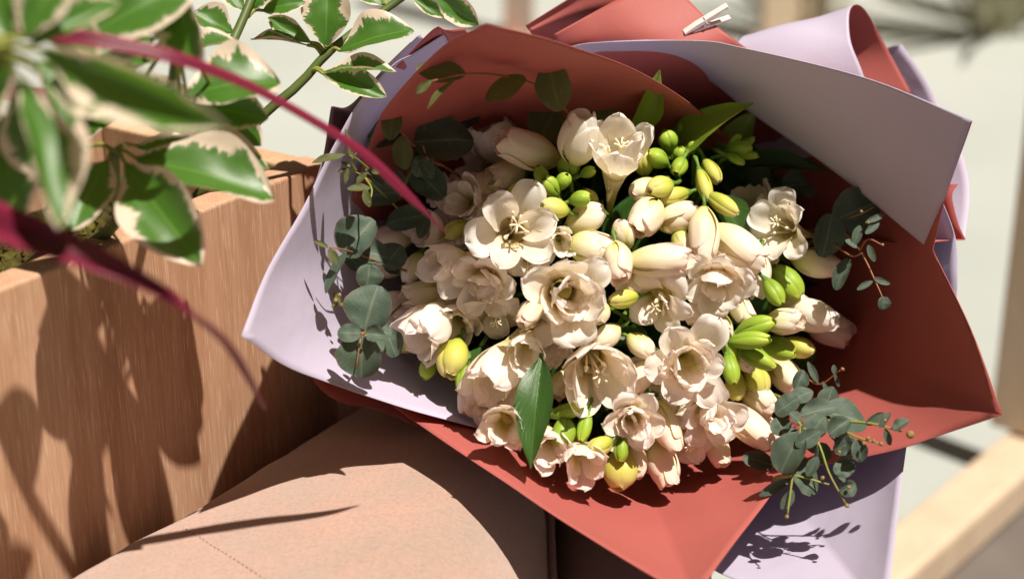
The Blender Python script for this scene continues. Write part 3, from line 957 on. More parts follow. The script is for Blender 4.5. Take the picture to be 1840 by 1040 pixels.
def flower(parent, kind, px, py, size, axis, mk='petal', dd=0.0, roll=None, n_in=3, label=None, r=rng):
    """kind: open / cupped / recurved / double / bell / half"""
    d = DOME(px, py) + dd
    roll = r.uniform(0, 6.28) if roll is None else roll
    a = cv(*axis)
    k = size * (1.04 if kind in ('bell', 'half') else 1.16) * d / FPX
    ref = {'open': 0.056, 'double': 0.056, 'cupped': 0.047, 'recurved': 0.060, 'bell': 0.030, 'half': 0.038}[kind]
    sc = k / ref
    pos = P(px, py, d) - Vector(parent.location)
    tube = LIB['tube_short'] if kind == 'bell' else LIB['tube']
    b = link('blossom', tube, parent, pos - a * (0.012 * sc), zquat(a, roll), sc)
    if label: b['label'] = label
    def pet(fam, ang, lean, s=1.0, dz=0.0):
        lst = LIB[fam, mk]
        o = link('petal', lst[r.randrange(len(lst))], b, (0, 0, dz), tilt(r, ang, lean), (s * r.uniform(0.94, 1.08), s * r.uniform(0.9, 1.12), s * r.uniform(0.9, 1.1)))
        return o
    if kind == 'bell':
        for i in range(3): pet('bell', i * 2.094 + r.uniform(-.1, .1), r.uniform(-0.02, 0.10), r.uniform(0.96, 1.05))
        for i in range(3): pet('bell', 1.047 + i * 2.094 + r.uniform(-.1, .1), r.uniform(-0.06, 0.02), r.uniform(0.88, 0.95))
        for i in range(2): pet('inner', r.uniform(0, 6.28), 0.0, 1.1, 8 * mm)
        return b
    if kind == 'half':
        for i in range(3): pet('bell', i * 2.094 + r.uniform(-.1, .1), r.uniform(0.14, 0.32), r.uniform(0.95, 1.05))
        for i in range(3): pet('bell', 1.047 + i * 2.094 + r.uniform(-.1, .1), r.uniform(0.02, 0.14), r.uniform(0.86, 0.95))
        for i in range(n_in): pet('inner', i * 6.283 / max(n_in, 1) + r.uniform(-.3, .3), r.uniform(-.05, .1), r.uniform(1.0, 1.25), 4 * mm)
        return b
    fam = {'open': 'open', 'double': 'open', 'cupped': 'cupped', 'recurved': 'recurved'}[kind]
    for i in range(3): pet(fam, i * 2.094 + r.uniform(-.12, .12), r.uniform(-0.16, 0.22), r.uniform(0.96, 1.08), -0.6 * mm)
    fam2 = 'cupped' if fam == 'open' and r.random() < 0.35 else fam
    for i in range(3): pet(fam2, 1.047 + i * 2.094 + r.uniform(-.12, .12), r.uniform(-0.26, 0.06), r.uniform(0.86, 1.0), 0.6 * mm)
    if kind == 'double':
        for i in range(3): pet('cupped', r.uniform(0, 6.28), r.uniform(-0.45, 0.05), r.uniform(0.62, 0.86), r.uniform(0, 3) * mm)
        n_in = max(n_in, 6)
    for i in range(n_in):
        pet('inner', i * 6.283 / max(n_in, 1) + r.uniform(-.6, .6), r.uniform(-0.45, 0.35) if kind == 'double' else r.uniform(-0.05, 0.25), r.uniform(0.8, 1.3), r.uniform(-2, 4) * mm)
    if kind == 'double': return b
    link('pistil', LIB['pistil'], b, (0, 0, 1 * mm), tilt(r, 0, 0.1), 1.15)
    for i in range(3):
        link('stamen', LIB['stamen'], b, (0, 0, 1 * mm), tilt(r, i * 2.094 + 0.5, r.uniform(0, 0.2)), 1.15)
    return b

def bud(parent, px, py, ln, wd, ang, toward=0.35, mk='bud_pale', dd=0.0, name='bud', calyx=False, r=rng):
    """centre pixel, length and width in photo pixels, ang = image direction of the tip (degrees, 0 right, 90 up)"""
    d = DOME(px, py) + dd
    an = math.radians(ang)
    c = math.sqrt(max(1 - toward * toward, 0.01))
    a = cv(math.cos(an) * c, math.sin(an) * c, toward)
    u = d / FPX
    L = 1.04 * ln * u / max(c, 0.55); Wd = 0.98 * wd * u / 0.98
    pos = P(px, py, d) - Vector(parent.location) - a * (L * 0.5)
    b = link(name, LIB['budc', mk][0], parent, pos, zquat(a, r.uniform(0, 6.28)), (Wd * r.uniform(0.9, 1.04), Wd * r.uniform(0.9, 1.04), L * r.uniform(0.97, 1.08)))
    if name == 'bud' and wd >= 40:
        b.scale = (b.scale[0], b.scale[1], b.scale[2] * 0.94)
        for i in range(3):
            link('petal', rng.choice(LIB['tulip', mk]), b, (0, 0, 0), Quaternion((0, 0, 1), i * 2.094 + r.uniform(-.15, .15)) @ Quaternion((0, 1, 0), r.uniform(0.0, 0.07)), (1.04, 1.04, r.uniform(0.88, 1.02)))
        for i in range(3):
            link('petal', rng.choice(LIB['tulip', mk]), b, (0, 0, 0.02), Quaternion((0, 0, 1), 1.047 + i * 2.094 + r.uniform(-.15, .15)) @ Quaternion((0, 1, 0), r.uniform(-0.06, 0.0)), (0.93, 0.93, r.uniform(1.0, 1.1)))
        return b
    outer = 'budo' if name == 'bud' else 'budp'
    for i in range(3):
        link('petal', LIB[outer, mk][i], b, (0, 0, 0), Quaternion((0, 0, 1), i * 2.094 + r.uniform(-.2, .2)) @ Quaternion((0, 1, 0), r.uniform(-0.02, 0.05)), (1, 1, r.uniform(0.82, 0.97) if outer == 'budo' else r.uniform(0.97, 1.03)))
    if name == 'bud':
        for i in range(3):
            link('petal', LIB['budp', mk][i], b, (0, 0, 0.0), Quaternion((0, 0, 1), 1.047 + i * 2.094 + r.uniform(-.15, .15)), (0.94, 0.94, 1.0 + r.uniform(-0.02, 0.05)))
    if calyx:
        link('calyx', LIB['calyx'], b, (0, 0, 0), None, (1.05, 1.05, 1))
    return b

STEMS = []
GR = 'freesia stems in the bouquet'
def stem(label, items, stemw=2.0, cat='flower', name='freesia_stem', group=GR):
    """items: ('f', ...) flowers, ('b', ...) buds; every stem gets its stalk and pedicels"""
    cx = sum(i[2] if i[0] == 'f' else i[1] for i in items) / len(items)
    cy = sum(i[3] if i[0] == 'f' else i[2] for i in items) / len(items)
    node = P(cx, cy, DOME(cx, cy) + 0.075)
    foot = W0 + (node - W0) * 0.10
    t = empty(name, foot, label, cat, group)
    extra = []
    for it in items:
        if it[0] == 'f' and it[1] in ('open', 'double', 'recurved') and it[4] > 70:
            an = rng.uniform(0, 6.283)
            extra.append(('f', rng.choice(['recurved', 'half', 'recurved']), it[2] + 58 * math.cos(an), it[3] + 50 * math.sin(an), it[4] * 0.62,
                          (0.7 * math.cos(an), -0.7 * math.sin(an), 0.6), dict(dd=0.022, n_in=2)))
    items = list(items) + extra
    ped = [([foot, foot.lerp(node, 0.5) + UP * 0.004, node], [stemw * mm, stemw * 0.8 * mm])]
    for it in items:
        if it[0] == 'f':
            b = flower(t, *it[1:6], **(it[6] if len(it) > 6 else {}))
            base = Vector(t.location) + Vector(b.location) + b.rotation_quaternion @ Vector((0, 0, -0.030 * b.scale[0]))
        else:
            b = bud(t, *it[1:6], **(it[6] if len(it) > 6 else {}))
            base = Vector(t.location) + Vector(b.location)
        dirb = b.rotation_quaternion @ Vector((0, 0, -1))
        ped.append(([base - dirb * 0.002, base + dirb * 0.008 + FWD * 0.004, node.lerp(base, 0.3) + FWD * 0.004, node], [1.1 * mm, 1.4 * mm, 1.5 * mm]))
    tubes('stalk', ped, MAT['stem_green'], t, 14, 6)
    STEMS.append((t, cx, cy, node))
    return t

g = dict(mk='bud_green', calyx=True, name='green_bud', dd=-0.02)
y = dict(mk='bud_yellow', calyx=True, name='yellow_bud')
pk = dict(mk='bud_pink')
def G(**k): return {**g, **k}
def Y(**k): return {**y, **k}
def PK(**k): return {**pk, **k}

stem('freesia with white trumpet bloom standing at the top centre, green buds beside it', [
    ('f', 'cupped', 1108, 282, 122, (0.05, 0.66, 0.74), dict(mk='petal_white', dd=-0.035, roll=0.4, n_in=5)),
    ('b', 1040, 250, 80, 74, 80, dict(toward=0.55, mk='petal_white', dd=-0.05)),
    ('b', 1022, 300, 40, 36, 100, G()), ('b', 1012, 326, 28, 28, 60, G(toward=0.6)), ('b', 974, 318, 40, 27, 110, G()),
    ('b', 990, 336, 38, 28, 130, G(toward=0.5)), ('b', 1056, 310, 26, 20, 20, G()), ('b', 998, 375, 44, 38, 170, G(toward=0.5, mk='bud_yellow')),
    ('b', 1042, 358, 34, 27, 10, G()), ('b', 1050, 395, 64, 50, 25, Y(toward=0.4, mk='bud_pale'))])
stem('sprig of small round green buds at the top right of the flowers', [
    ('b', 1200, 253, 34, 32, 110, G(dd=-0.01)), ('b', 1182, 286, 38, 34, 150, G(dd=-0.01)), ('b', 1225, 231, 22, 19, 90, G(dd=-0.01)), ('b', 1245, 265, 24, 20, 60, G(dd=-0.01)),
    ('b', 1222, 279, 26, 24, 90, G(dd=-0.008)), ('b', 1221, 298, 30, 27, 240, G(toward=0.6, dd=-0.014)), ('b', 1186, 336, 44, 40, 200, Y(toward=0.6, dd=-0.01)), ('b', 1156, 294, 40, 36, 100, Y()),
    ('b', 1160, 340, 50, 44, 200, Y(toward=0.5, mk='bud_pale'))], 1.2)
stem('curved freesia spike of lime and cream buds right of centre at the top', [
    ('b', 1278, 306, 44, 30, 300, Y(dd=-0.01)), ('b', 1264, 330, 54, 28, 285, Y(dd=-0.01)), ('b', 1296, 365, 56, 32, 325, Y(dd=-0.012)), ('b', 1212, 352, 52, 34, 195, Y()),
    ('b', 1162, 391, 66, 60, 230, PK(toward=0.62)), ('b', 1218, 390, 68, 56, 30, PK(toward=0.35)), ('b', 1265, 422, 92, 52, 268, dict(toward=0.3, mk='bud_pink', dd=-0.012))], 1.8)
stem('spiky green seed head on a stalk at the upper right of the flowers', [
    ('b', 1325, 270, 46, 30, 15, G(toward=0.3)), ('b', 1318, 258, 36, 16, 55, G()), ('b', 1335, 262, 40, 15, 35, G()), ('b', 1338, 278, 38, 15, -5, G()), ('b', 1322, 286, 34, 15, -30, G())], 1.4)
stem('freesia with pale pink open bloom facing down, cream buds above it, right of centre', [
    ('f', 'double', 1288, 505, 128, (-0.1, -0.42, 0.9), dict(roll=0.2, dd=-0.012)),
    ('b', 1322, 442, 104, 66, -35, PK(toward=0.3, dd=-0.01)), ('b', 1363, 495, 78, 46, 262, dict(mk='petal_white', toward=0.3)), ('b', 1240, 465, 60, 46, 270, PK(dd=0.02))])
stem('freesia with a drooping bloom below two fat cream buds in the centre', [
    ('f', 'recurved', 1180, 545, 128, (-0.35, -0.5, 0.78), dict(roll=0.5, n_in=2)),
    ('b', 1180, 468, 104, 62, 5, PK(toward=0.25, dd=-0.012)), ('b', 1111, 471, 66, 54, 275, PK(toward=0.5, dd=-0.01)), ('b', 1122, 536, 48, 34, 190, Y())])
stem('freesia with white open bloom facing left at the right edge, pink bud below', [
    ('f', 'open', 1404, 408, 118, (-0.62, 0.12, 0.75), dict(mk='petal_white', roll=0.9, dd=-0.02, n_in=1)),
    ('b', 1464, 472, 78, 52, -15, PK(toward=0.2, dd=-0.01)), ('b', 1411, 505, 62, 44, -50, Y(mk='bud_green')), ('b', 1390, 524, 48, 34, -60, G())])
stem('green freesia spike with cream bud tips at the right edge of the flowers', [
    ('b', 1357, 588, 64, 34, 20, G(dd=-0.015)), ('b', 1345, 612, 66, 30, 5, G(dd=-0.02)), ('b', 1356, 640, 66, 32, -30, G(dd=-0.015)), ('b', 1400, 626, 54, 42, -20, G(dd=-0.01, mk='bud_green')),
    ('b', 1432, 622, 48, 40, -20, Y()), ('b', 1412, 578, 64, 50, 5, dict(toward=0.5, dd=-0.02)), ('b', 1456, 566, 92, 64, -15, dict(mk='petal_white', toward=0.25, dd=-0.01)),
    ('b', 1488, 588, 78, 62, -20, PK(mk='petal', toward=0.2, dd=0.02)), ('b', 1410, 673, 74, 50, -50, dict(mk='bud_pale')), ('b', 1357, 680, 62, 46, -70, Y()), ('b', 1332, 602, 40, 24, 60, G(dd=0.0)),
    ('b', 1312, 618, 60, 30, -80, G(dd=-0.004))])
stem('freesia with wide open cream bloom below the centre right', [
    ('f', 'double', 1235, 652, 150, (0.0, -0.12, 0.98), dict(roll=1.1, dd=-0.02)),
    ('b', 1154, 674, 62, 46, 235, PK()), ('b', 1312, 662, 48, 32, 280, G()), ('b', 1322, 690, 50, 36, 270, Y())])
stem('freesia with two ruffled blooms at the lower right, cream buds hanging below', [
    ('f', 'double', 1275, 742, 118, (0.28, -0.30, 0.9), dict(roll=0.3, dd=-0.012)), ('f', 'recurved', 1232, 792, 104, (0.1, -0.62, 0.75), dict(roll=0.9, dd=0.004)),
    ('b', 1342, 762, 92, 54, -40, PK(dd=-0.008)), ('b', 1376, 772, 76, 46, -50, PK(mk='petal', dd=0.008)), ('b', 1362, 714, 66, 54, -40, PK()), ('b', 1196, 766, 92, 52, -65, PK(dd=-0.005)), ('b', 1190, 834, 76, 56, -70, PK(dd=0.004))])
stem('freesia with pink-shaded bloom at the lower centre and yellow-green buds under it', [
    ('f', 'double', 1135, 752, 118, (0.05, -0.25, 0.95), dict(roll=2.0, dd=-0.012)),
    ('b', 1114, 842, 62, 58, 265, Y(dd=-0.004)), ('b', 1142, 826, 54, 36, 280, PK()), ('b', 1116, 806, 44, 26, 265, G(dd=-0.012)), ('b', 1080, 800, 38, 36, 200, G(toward=0.6, mk='bud_yellow'))])
stem('freesia with cupped bloom and orange throat below the centre, green buds below', [
    ('f', 'cupped', 1068, 660, 132, (0.12, -0.45, 0.88), dict(mk='petal_throat', roll=0.3, dd=-0.012, n_in=2)),
    ('b', 1016, 740, 54, 26, 15, G(dd=-0.012)), ('b', 1013, 774, 44, 38, 260, G(dd=-0.015)), ('b', 1051, 766, 52, 24, 255, G(dd=-0.012))])
stem('freesia with half-open cream cups along the bottom edge of the flowers', [
    ('f', 'half', 1044, 822, 80, (0.12, -0.45, 0.88), dict(roll=0.6, n_in=2, dd=-0.02)), ('f', 'half', 986, 796, 80, (0.05, -0.40, 0.9), dict(dd=-0.02)),
    ('f', 'half', 908, 760, 84, (-0.15, -0.2, 0.96), dict(roll=1.0, dd=-0.04, n_in=4)), ('f', 'recurved', 866, 732, 74, (-0.5, -0.35, 0.8), dict(dd=-0.015)), ('b', 842, 714, 60, 42, 255, PK(dd=-0.01))])
stem('freesia with a hanging bell-shaped bloom and a small round one at lower left', [
    ('f', 'bell', 902, 655, 96, (-0.42, -0.68, 0.6), dict(roll=0.4, dd=-0.012)), ('f', 'bell', 948, 622, 62, (-0.1, -0.42, 0.9), dict(mk='petal_white', dd=-0.016, roll=0.1))])
stem('freesia with large ruffled bloom in the very centre of the bouquet', [
    ('f', 'double', 1020, 527, 162, (0.12, -0.10, 0.98), dict(mk='petal_throat', roll=0.7, dd=-0.02, n_in=5)),
    ('f', 'half', 1006, 432, 54, (0.1, -0.3, 0.94), dict(mk='petal_white', dd=-0.004)), ('b', 1062, 446, 76, 60, -10, dict(mk='bud_pale', toward=0.4)), ('b', 1074, 556, 44, 40, -80, Y(mk='bud_pale')),
    ('f', 'bell', 985, 600, 70, (0.05, -0.75, 0.6), dict(dd=0.008))])
stem('freesia with large open bloom showing a dark throat and stamens, upper left', [
    ('f', 'open', 925, 412, 164, (0.12, 0.05, 0.98), dict(mk='petal_throat', roll=1.35, dd=-0.022, n_in=0)), ('f', 'recurved', 890, 385, 110, (-0.4, 0.45, 0.8), dict(dd=0.006, n_in=0)),
    ('b', 930, 353, 42, 38, 70, Y()), ('b', 908, 315, 58, 52, 200, dict(mk='bud_pale', toward=0.7))])
stem('freesia with shaded pinkish bloom hanging under the large left bloom', [
    ('f', 'double', 868, 505, 122, (-0.2, -0.42, 0.88), dict(roll=0.9, dd=-0.004)), ('f', 'recurved', 888, 565, 108, (0.0, -0.66, 0.72), dict(dd=0.008, n_in=0)), ('f', 'half', 826, 575, 74, (-0.1, -0.5, 0.85), dict(dd=0.006)),
    ('f', 'recurved', 955, 470, 80, (0.2, -0.5, 0.8), dict(dd=0.01, n_in=0))])
stem('freesia with bell bloom and yellowish buds at the far left edge of the flowers', [
    ('f', 'bell', 775, 580, 92, (-0.45, -0.62, 0.64), dict(roll=0.2, dd=-0.012)), ('b', 816, 643, 62, 56, 255, Y(mk='bud_yellow', toward=0.5, dd=-0.012)), ('b', 790, 628, 40, 34, 230, Y()),
    ('b', 770, 660, 40, 30, 245, G()), ('b', 832, 680, 46, 26, 260, G()), ('b', 764, 526, 92, 44, 190, PK(mk='bud_pale')), ('f', 'bell', 716, 545, 54, (-0.6, -0.4, 0.6), dict(dd=0.0))])
stem('freesia with several half-open shaded blooms pointing left', [
    ('f', 'bell', 812, 470, 66, (-0.75, -0.18, 0.62), dict(mk='petal', dd=-0.014, roll=0.8)), ('f', 'half', 776, 415, 70, (-0.62, 0.05, 0.76), dict(dd=-0.004)), ('b', 704, 429, 68, 52, 185, PK(toward=0.25)),
    ('b', 744, 480, 54, 36, 245, Y(mk='bud_pale')), ('b', 822, 412, 46, 32, 200, Y()), ('f', 'half', 842, 362, 78, (-0.5, 0.2, 0.84), dict(dd=-0.004)), ('f', 'recurved', 800, 338, 84, (-0.6, 0.45, 0.6), dict(n_in=0, dd=0.0)),
    ('f', 'recurved', 800, 425, 60, (-0.3, -0.3, 0.9), dict(n_in=0, dd=0.01))])
stem('freesia with tall shaded bloom and plump cream bud below the paper peak', [
    ('f', 'bell', 893, 262, 92, (-0.35, 0.70, 0.62), dict(roll=0.9, dd=0.006)), ('b', 950, 270, 104, 66, 160, PK(toward=0.3, dd=-0.03)), ('f', 'recurved', 868, 292, 80, (-0.5, -0.1, 0.8), dict(n_in=0, dd=0.016))])

def add_bud(px, py, ln, wd, ang, **kw):
    """one more bud on the nearest freesia stem, with its own pedicel"""
    t, _, _, node = min([q for q in STEMS], key=lambda q: (q[1] - px) ** 2 + (q[2] - py) ** 2)
    b = bud(t, px, py, ln, wd, ang, **kw)
    base = Vector(t.location) + Vector(b.location)
    dirb = b.rotation_quaternion @ Vector((0, 0, -1))
    tubes('pedicel', [([base - dirb * 0.002, base + dirb * 0.008 + FWD * 0.004, node.lerp(base, 0.3) + FWD * 0.004, node], [1.1 * mm, 1.4 * mm, 1.5 * mm])], MAT['stem_green'], t, 12, 6)
for q in [(1142, 505, 46, 36, 250, 'bud_pink'), (1228, 440, 50, 38, 300, 'bud_pale'), (1092, 604, 50, 38, 220, 'bud_pink'), (1150, 620, 50, 38, 320, 'bud_pale'), (956, 562, 52, 40, 230, 'bud_pink'),
          (1205, 718, 50, 38, 260, 'bud_pink'), (1332, 556, 56, 40, 300, 'bud_pale'), (1298, 588, 50, 38, 280, 'bud_pink'), (878, 332, 56, 44, 170, 'bud_pale'), (858, 425, 50, 40, 200, 'bud_pink'),
          (702, 476, 60, 44, 195, 'bud_pink'), (1010, 690, 50, 40, 240, 'bud_pale'), (1378, 448, 54, 40, 290, 'bud_pale'), (1120, 425, 48, 38, 100, 'bud_pale'), (968, 360, 46, 38, 80, 'bud_pale'),
          (1335, 640, 50, 38, 300, 'bud_pale'), (930, 700, 52, 40, 240, 'bud_pink'), (1290, 810, 54, 40, 290, 'bud_pink'), (1085, 700, 46, 36, 230, 'bud_pale'), (1425, 540, 56, 42, 330, 'bud_pale'),
          (740, 610, 50, 38, 220, 'bud_yellow'), (960, 790, 46, 36, 240, 'bud_yellow'), (1250, 560, 46, 36, 250, 'bud_pink'), (1060, 360, 40, 32, 120, 'bud_yellow')]:
    add_bud(q[0], q[1], q[2], q[3], q[4], mk=q[5], toward=0.4, dd=0.004)

# ------------------------------------------------------------------ leaves
def leaf_mesh(name, mat, shape='oval', cup=0.12, curl=0.15, wave=0.03, seed=0, nl=18, nw=9, fold=0.0):
    """unit leaf: length 1 along +Y, width 1 (full), normal +Z"""
    V, U = [], []
    so = Vector((seed * 3.3, seed, 0))
    for i in range(nl):
        t = i / (nl - 1)
        if shape == 'oval': w = math.sin(math.pi * min(1, t * 0.97 + 0.015)) ** 0.62
        elif shape == 'round': w = math.sin(math.pi * min(1, t * 0.96 + 0.03)) ** 0.5
        elif shape == 'lance': w = math.sin(math.pi * t ** 0.85) ** 0.95 * (1 - 0.15 * t)
        elif shape == 'obovate': w = math.sin(math.pi * t ** 1.25) ** 0.75
        else: w = math.sin(math.pi * t) ** 0.8
        w = max(w, 0.02) * 0.5
        for k in range(nw):
            s = -1 + 2 * k / (nw - 1)
            x = s * w
            n_ = noise.noise(Vector((s * 1.5, t * 3, 0)) + so)
            z = cup * (x * x) * 4 * 0.5 - curl * (t - 0.2) ** 2 + wave * n_ * (0.3 + abs(s)) + fold * abs(x)
            xe = x * (1 + 0.05 * noise.noise(Vector((t * 6, s, 3)) + so))
            V.append((xe, t, z)); U.append((k / (nw - 1), t))
    return mesh(name, V, grid_faces(nl, nw), U, True, (mat,))

def place_leaf(parent, me, b, t, w_px, roll=0.0, name='leaf', nrm=None):
    """b, t: (px,py,d) of base and tip; w_px: width in photo pixels at the mean depth; roll in degrees about the length"""
    p0 = P(*b); p1 = P(*t)
    yv = (p1 - p0); L = yv.length; yv = yv / L
    ref = nrm or (TOCAM * 0.9 + UP * 0.45)
    zv = (ref - yv * ref.dot(yv)).normalized()
    zv = Quaternion(yv, math.radians(roll)) @ zv
    xv = yv.cross(zv).normalized()
    q = Matrix((xv, yv, zv)).transposed().to_quaternion()
    w = w_px * (b[2] + t[2]) / 2 / FPX
    return link(name, me, parent, p0 - Vector(parent.location), q, (w, L, (w + L) / 2))

EU = [leaf_mesh('leaf', MAT['euca'], 'round', 0.15 + 0.25 * (j % 3), 0.22, 0.10, j) for j in range(4)]
EO = [leaf_mesh('leaf', MAT['euca_olive'], 'oval', 0.10 + 0.1 * (j % 3), 0.10, 0.05, j + 7) for j in range(4)]
EL = [leaf_mesh('leaf', MAT['euca'], 'oval', 0.2, 0.12, 0.05, j + 3) for j in range(3)]
def eleaf(par, lib, bx, by, tx, ty, w, d, dt=0.0, roll=None):
    place_leaf(par, rng.choice(lib), (bx, by, d), (tx, ty, d + dt), w, rng.uniform(-25, 25) if roll is None else roll)

EG = 'eucalyptus sprigs in the bouquet'
def sprig(label, base, stems, leaves, berries=(), mat='stem_brown', rad=1.0):
    t = empty('eucalyptus_sprig', P(*base), label, 'eucalyptus', EG)
    tubes('stem', [([P(*q) for q in s], [rad * mm * 1.2, rad * mm * 0.6]) for s in stems], MAT[mat], t, 16, 6)
    for lf in leaves:
        eleaf(t, {'u': EU, 'o': EO, 'l': EL}[lf[0]], *lf[1:7], **(lf[7] if len(lf) > 7 else {}))
        if lf[0] == 'u' and lf[5] > 34:                     # a smaller partner leaf from the same node
            bx, by, tx, ty, w_, d_ = lf[1:7]
            an = rng.choice((-1, 1)) * rng.uniform(0.9, 1.7)
            vx, vy = (tx - bx) * 0.6, (ty - by) * 0.6
            eleaf(t, EL, bx, by, bx + vx * math.cos(an) - vy * math.sin(an), by + vx * math.sin(an) + vy * math.cos(an), w_ * 0.5, d_ + 0.012)
    for (bx, by, s, d) in berries:
        me = BERRY
        sc = s * d / FPX / 2
        link('seed_capsule', me, t, P(bx, by, d) - Vector(t.location), zquat(cv(rng.uniform(-1, 1), rng.uniform(-1, 1), 0.5), 0), sc)
    return t
nt = NT('capsule')
MAT['capsule'] = nt.surf(nt.mix(nt.noise(nt.coord('Object'), 3, 2), (0.20, 0.10, 0.05), (0.30, 0.24, 0.08)), 0.6, 0.3)
BERRY = lathe('seed_capsule', [(0.1, -1.2), (0.55, -0.8), (0.95, 0.0), (0.85, 0.6), (0.35, 0.85), (0.3, 1.05), (0.02, 1.0)], MAT['capsule'], 12, 10)

D1 = 0.955
sprig('olive eucalyptus sprig arching across the shaded coral sheet at the top', (1040, 215, 1.00),
      [[(1080, 260, 1.03), (1030, 210, 0.99), (965, 155, 0.955), (900, 136, 0.935), (830, 134, 0.92), (770, 148, 0.915)]],
      [('o', 836, 134, 748, 122, 46, 0.93), ('o', 818, 140, 765, 195, 24, 0.915, dict(roll=40)), ('o', 945, 140, 872, 178, 52, 0.935), ('o', 1005, 200, 985, 112, 68, 0.95),
       ('o', 1000, 195, 968, 255, 80, 1.03), ('o', 1035, 205, 1105, 215, 74, 1.04), ('o', 955, 160, 1010, 235, 60, 1.04), ('o', 775, 145, 748, 168, 16, 0.912)], rad=0.9)
sprig('eucalyptus sprig with one broad dark leaf at the upper left of the flowers', (850, 330, 1.05),
      [[(860, 340, 1.05), (800, 300, 1.02), (745, 262, 1.0), (712, 225, 0.985)], [(800, 300, 1.02), (770, 285, 1.0), (760, 262, 0.99)]],
      [('u', 745, 255, 850, 245, 98, 1.0), ('o', 700, 252, 708, 190, 38, 0.978, dict(roll=10)), ('o', 722, 245, 728, 305, 40, 0.982), ('u', 800, 220, 860, 205, 60, 1.03), ('u', 720, 235, 660, 245, 66, 1.01),
       ('u', 755, 290, 780, 320, 30, 0.985), ('u', 738, 300, 800, 352, 62, 1.01), ('o', 745, 300, 715, 355, 26, 0.975, dict(roll=60)), ('u', 770, 280, 748, 318, 40, 1.0)], rad=0.8)
sprig('eucalyptus sprig with tiny green leaves against the left lavender sheet', (700, 380, 1.02),
      [[(740, 400, 1.03), (690, 350, 0.995), (655, 318, 0.975), (622, 302, 0.965)], [(655, 318, 0.975), (668, 340, 0.965), (664, 365, 0.96)], [(640, 308, 0.97), (632, 290, 0.962), (640, 275, 0.96)]],
      [('u', 725, 345, 652, 352, 62, 1.0), ('u', 770, 385, 694, 398, 52, 1.0), ('o', 665, 338, 624, 338, 17, 0.962), ('o', 655, 340, 664, 372, 16, 0.96), ('o', 660, 310, 640, 330, 14, 0.965),
       ('o', 630, 300, 612, 290, 9, 0.962), ('o', 622, 303, 606, 310, 8, 0.962), ('o', 636, 285, 628, 270, 8, 0.96), ('o', 625, 300, 620, 330, 10, 0.962), ('o', 668, 310, 690, 300, 16, 0.97), ('u', 690, 330, 660, 300, 34, 0.985)],
      mat='stem_olive', rad=0.6)
sprig('slim olive eucalyptus tip poking out over the planter corner', (650, 300, 0.99),
      [[(680, 320, 1.0), (640, 285, 0.965), (615, 278, 0.955)]], [('o', 618, 278, 560, 291, 18, 0.952, dict(roll=10)), ('o', 628, 280, 622, 232, 14, 0.955, dict(roll=50))], mat='stem_olive', rad=0.6)
sprig('eucalyptus sprig with round grey leaves on the left beside the shaded buds', (730, 480, 1.03),
      [[(740, 490, 1.03), (680, 470, 0.995), (640, 455, 0.985), (615, 448, 0.97), (592, 444, 0.965)]],
      [('u', 618, 458, 668, 392, 76, 0.985), ('l', 622, 455, 582, 525, 32, 0.965, dict(roll=35)), ('u', 640, 450, 700, 462, 50, 0.995), ('u', 664, 475, 660, 518, 52, 0.975), ('o', 590, 445, 564, 433, 10, 0.96),
       ('o', 592, 446, 606, 476, 18, 0.96), ('u', 690, 480, 720, 440, 56, 1.0), ('o', 612, 545, 600, 525, 12, 0.98), ('o', 612, 545, 595, 550, 10, 0.98)],
      [(603, 540, 9, 0.975), (610, 530, 8, 0.975), (615, 548, 8, 0.975)], rad=0.7)
sprig('eucalyptus sprig with two big round blue-green leaves over the lit lavender paper', (720, 560, 1.02),
      [[(730, 540, 1.03), (690, 575, 0.99), (652, 600, 0.955), (640, 660, 0.95)]],
      [('u', 655, 592, 676, 512, 92, 0.965, dict(roll=-5)), ('u', 652, 604, 646, 678, 86, 0.952, dict(roll=5)), ('u', 648, 600, 606, 596, 36, 0.948, dict(roll=-10)), ('u', 656, 600, 692, 602, 32, 0.948, dict(roll=10)), ('u', 690, 590, 714, 640, 44, 0.99)],
      [(651, 599, 7, 0.945), (657, 603, 6, 0.945)], rad=0.7)
sprig('dim eucalyptus sprig with round leaves against the dark coral at right', (1440, 430, 1.05),
      [[(1440, 420, 1.06), (1500, 400, 1.03), (1545, 385, 1.01), (1570, 372, 1.0)], [(1500, 400, 1.03), (1545, 450, 1.0), (1575, 510, 0.985), (1590, 545, 0.98)], [(1545, 450, 1.0), (1560, 430, 0.99), (1585, 440, 0.985)],
       [(1500, 440, 1.02), (1530, 460, 1.0), (1550, 455, 0.99)]],
      [('u', 1500, 395, 1580, 362, 84, 1.02), ('u', 1495, 385, 1480, 462, 58, 1.02), ('u', 1450, 330, 1405, 335, 55, 1.06), ('u', 1525, 465, 1500, 520, 28, 1.0), ('l', 1555, 420, 1580, 400, 14, 0.985), ('l', 1560, 440, 1572, 470, 14, 0.985),
       ('l', 1545, 405, 1535, 440, 18, 0.99), ('l', 1570, 500, 1600, 510, 12, 0.985), ('l', 1568, 505, 1540, 520, 12, 0.985), ('u', 1590, 533, 1586, 556, 24, 0.978), ('l', 1540, 445, 1520, 430, 16, 0.99), ('l', 1555, 400, 1590, 385, 12, 0.985)],
      [(1586, 440, 6, 0.985), (1560, 400, 6, 0.985), (1548, 380, 6, 0.985)], rad=0.6)
sprig('thin eucalyptus twig in shadow above the lower right leaf cluster', (1440, 690, 1.04),
      [[(1430, 660, 1.05), (1470, 690, 1.03), (1510, 665, 1.02)]], [('l', 1470, 688, 1452, 650, 14, 1.02), ('l', 1478, 685, 1492, 722, 12, 1.02), ('l', 1500, 672, 1498, 655, 10, 1.015), ('l', 1500, 672, 1508, 695, 8, 1.015)], [(1514, 663, 7, 1.015)], rad=0.5)
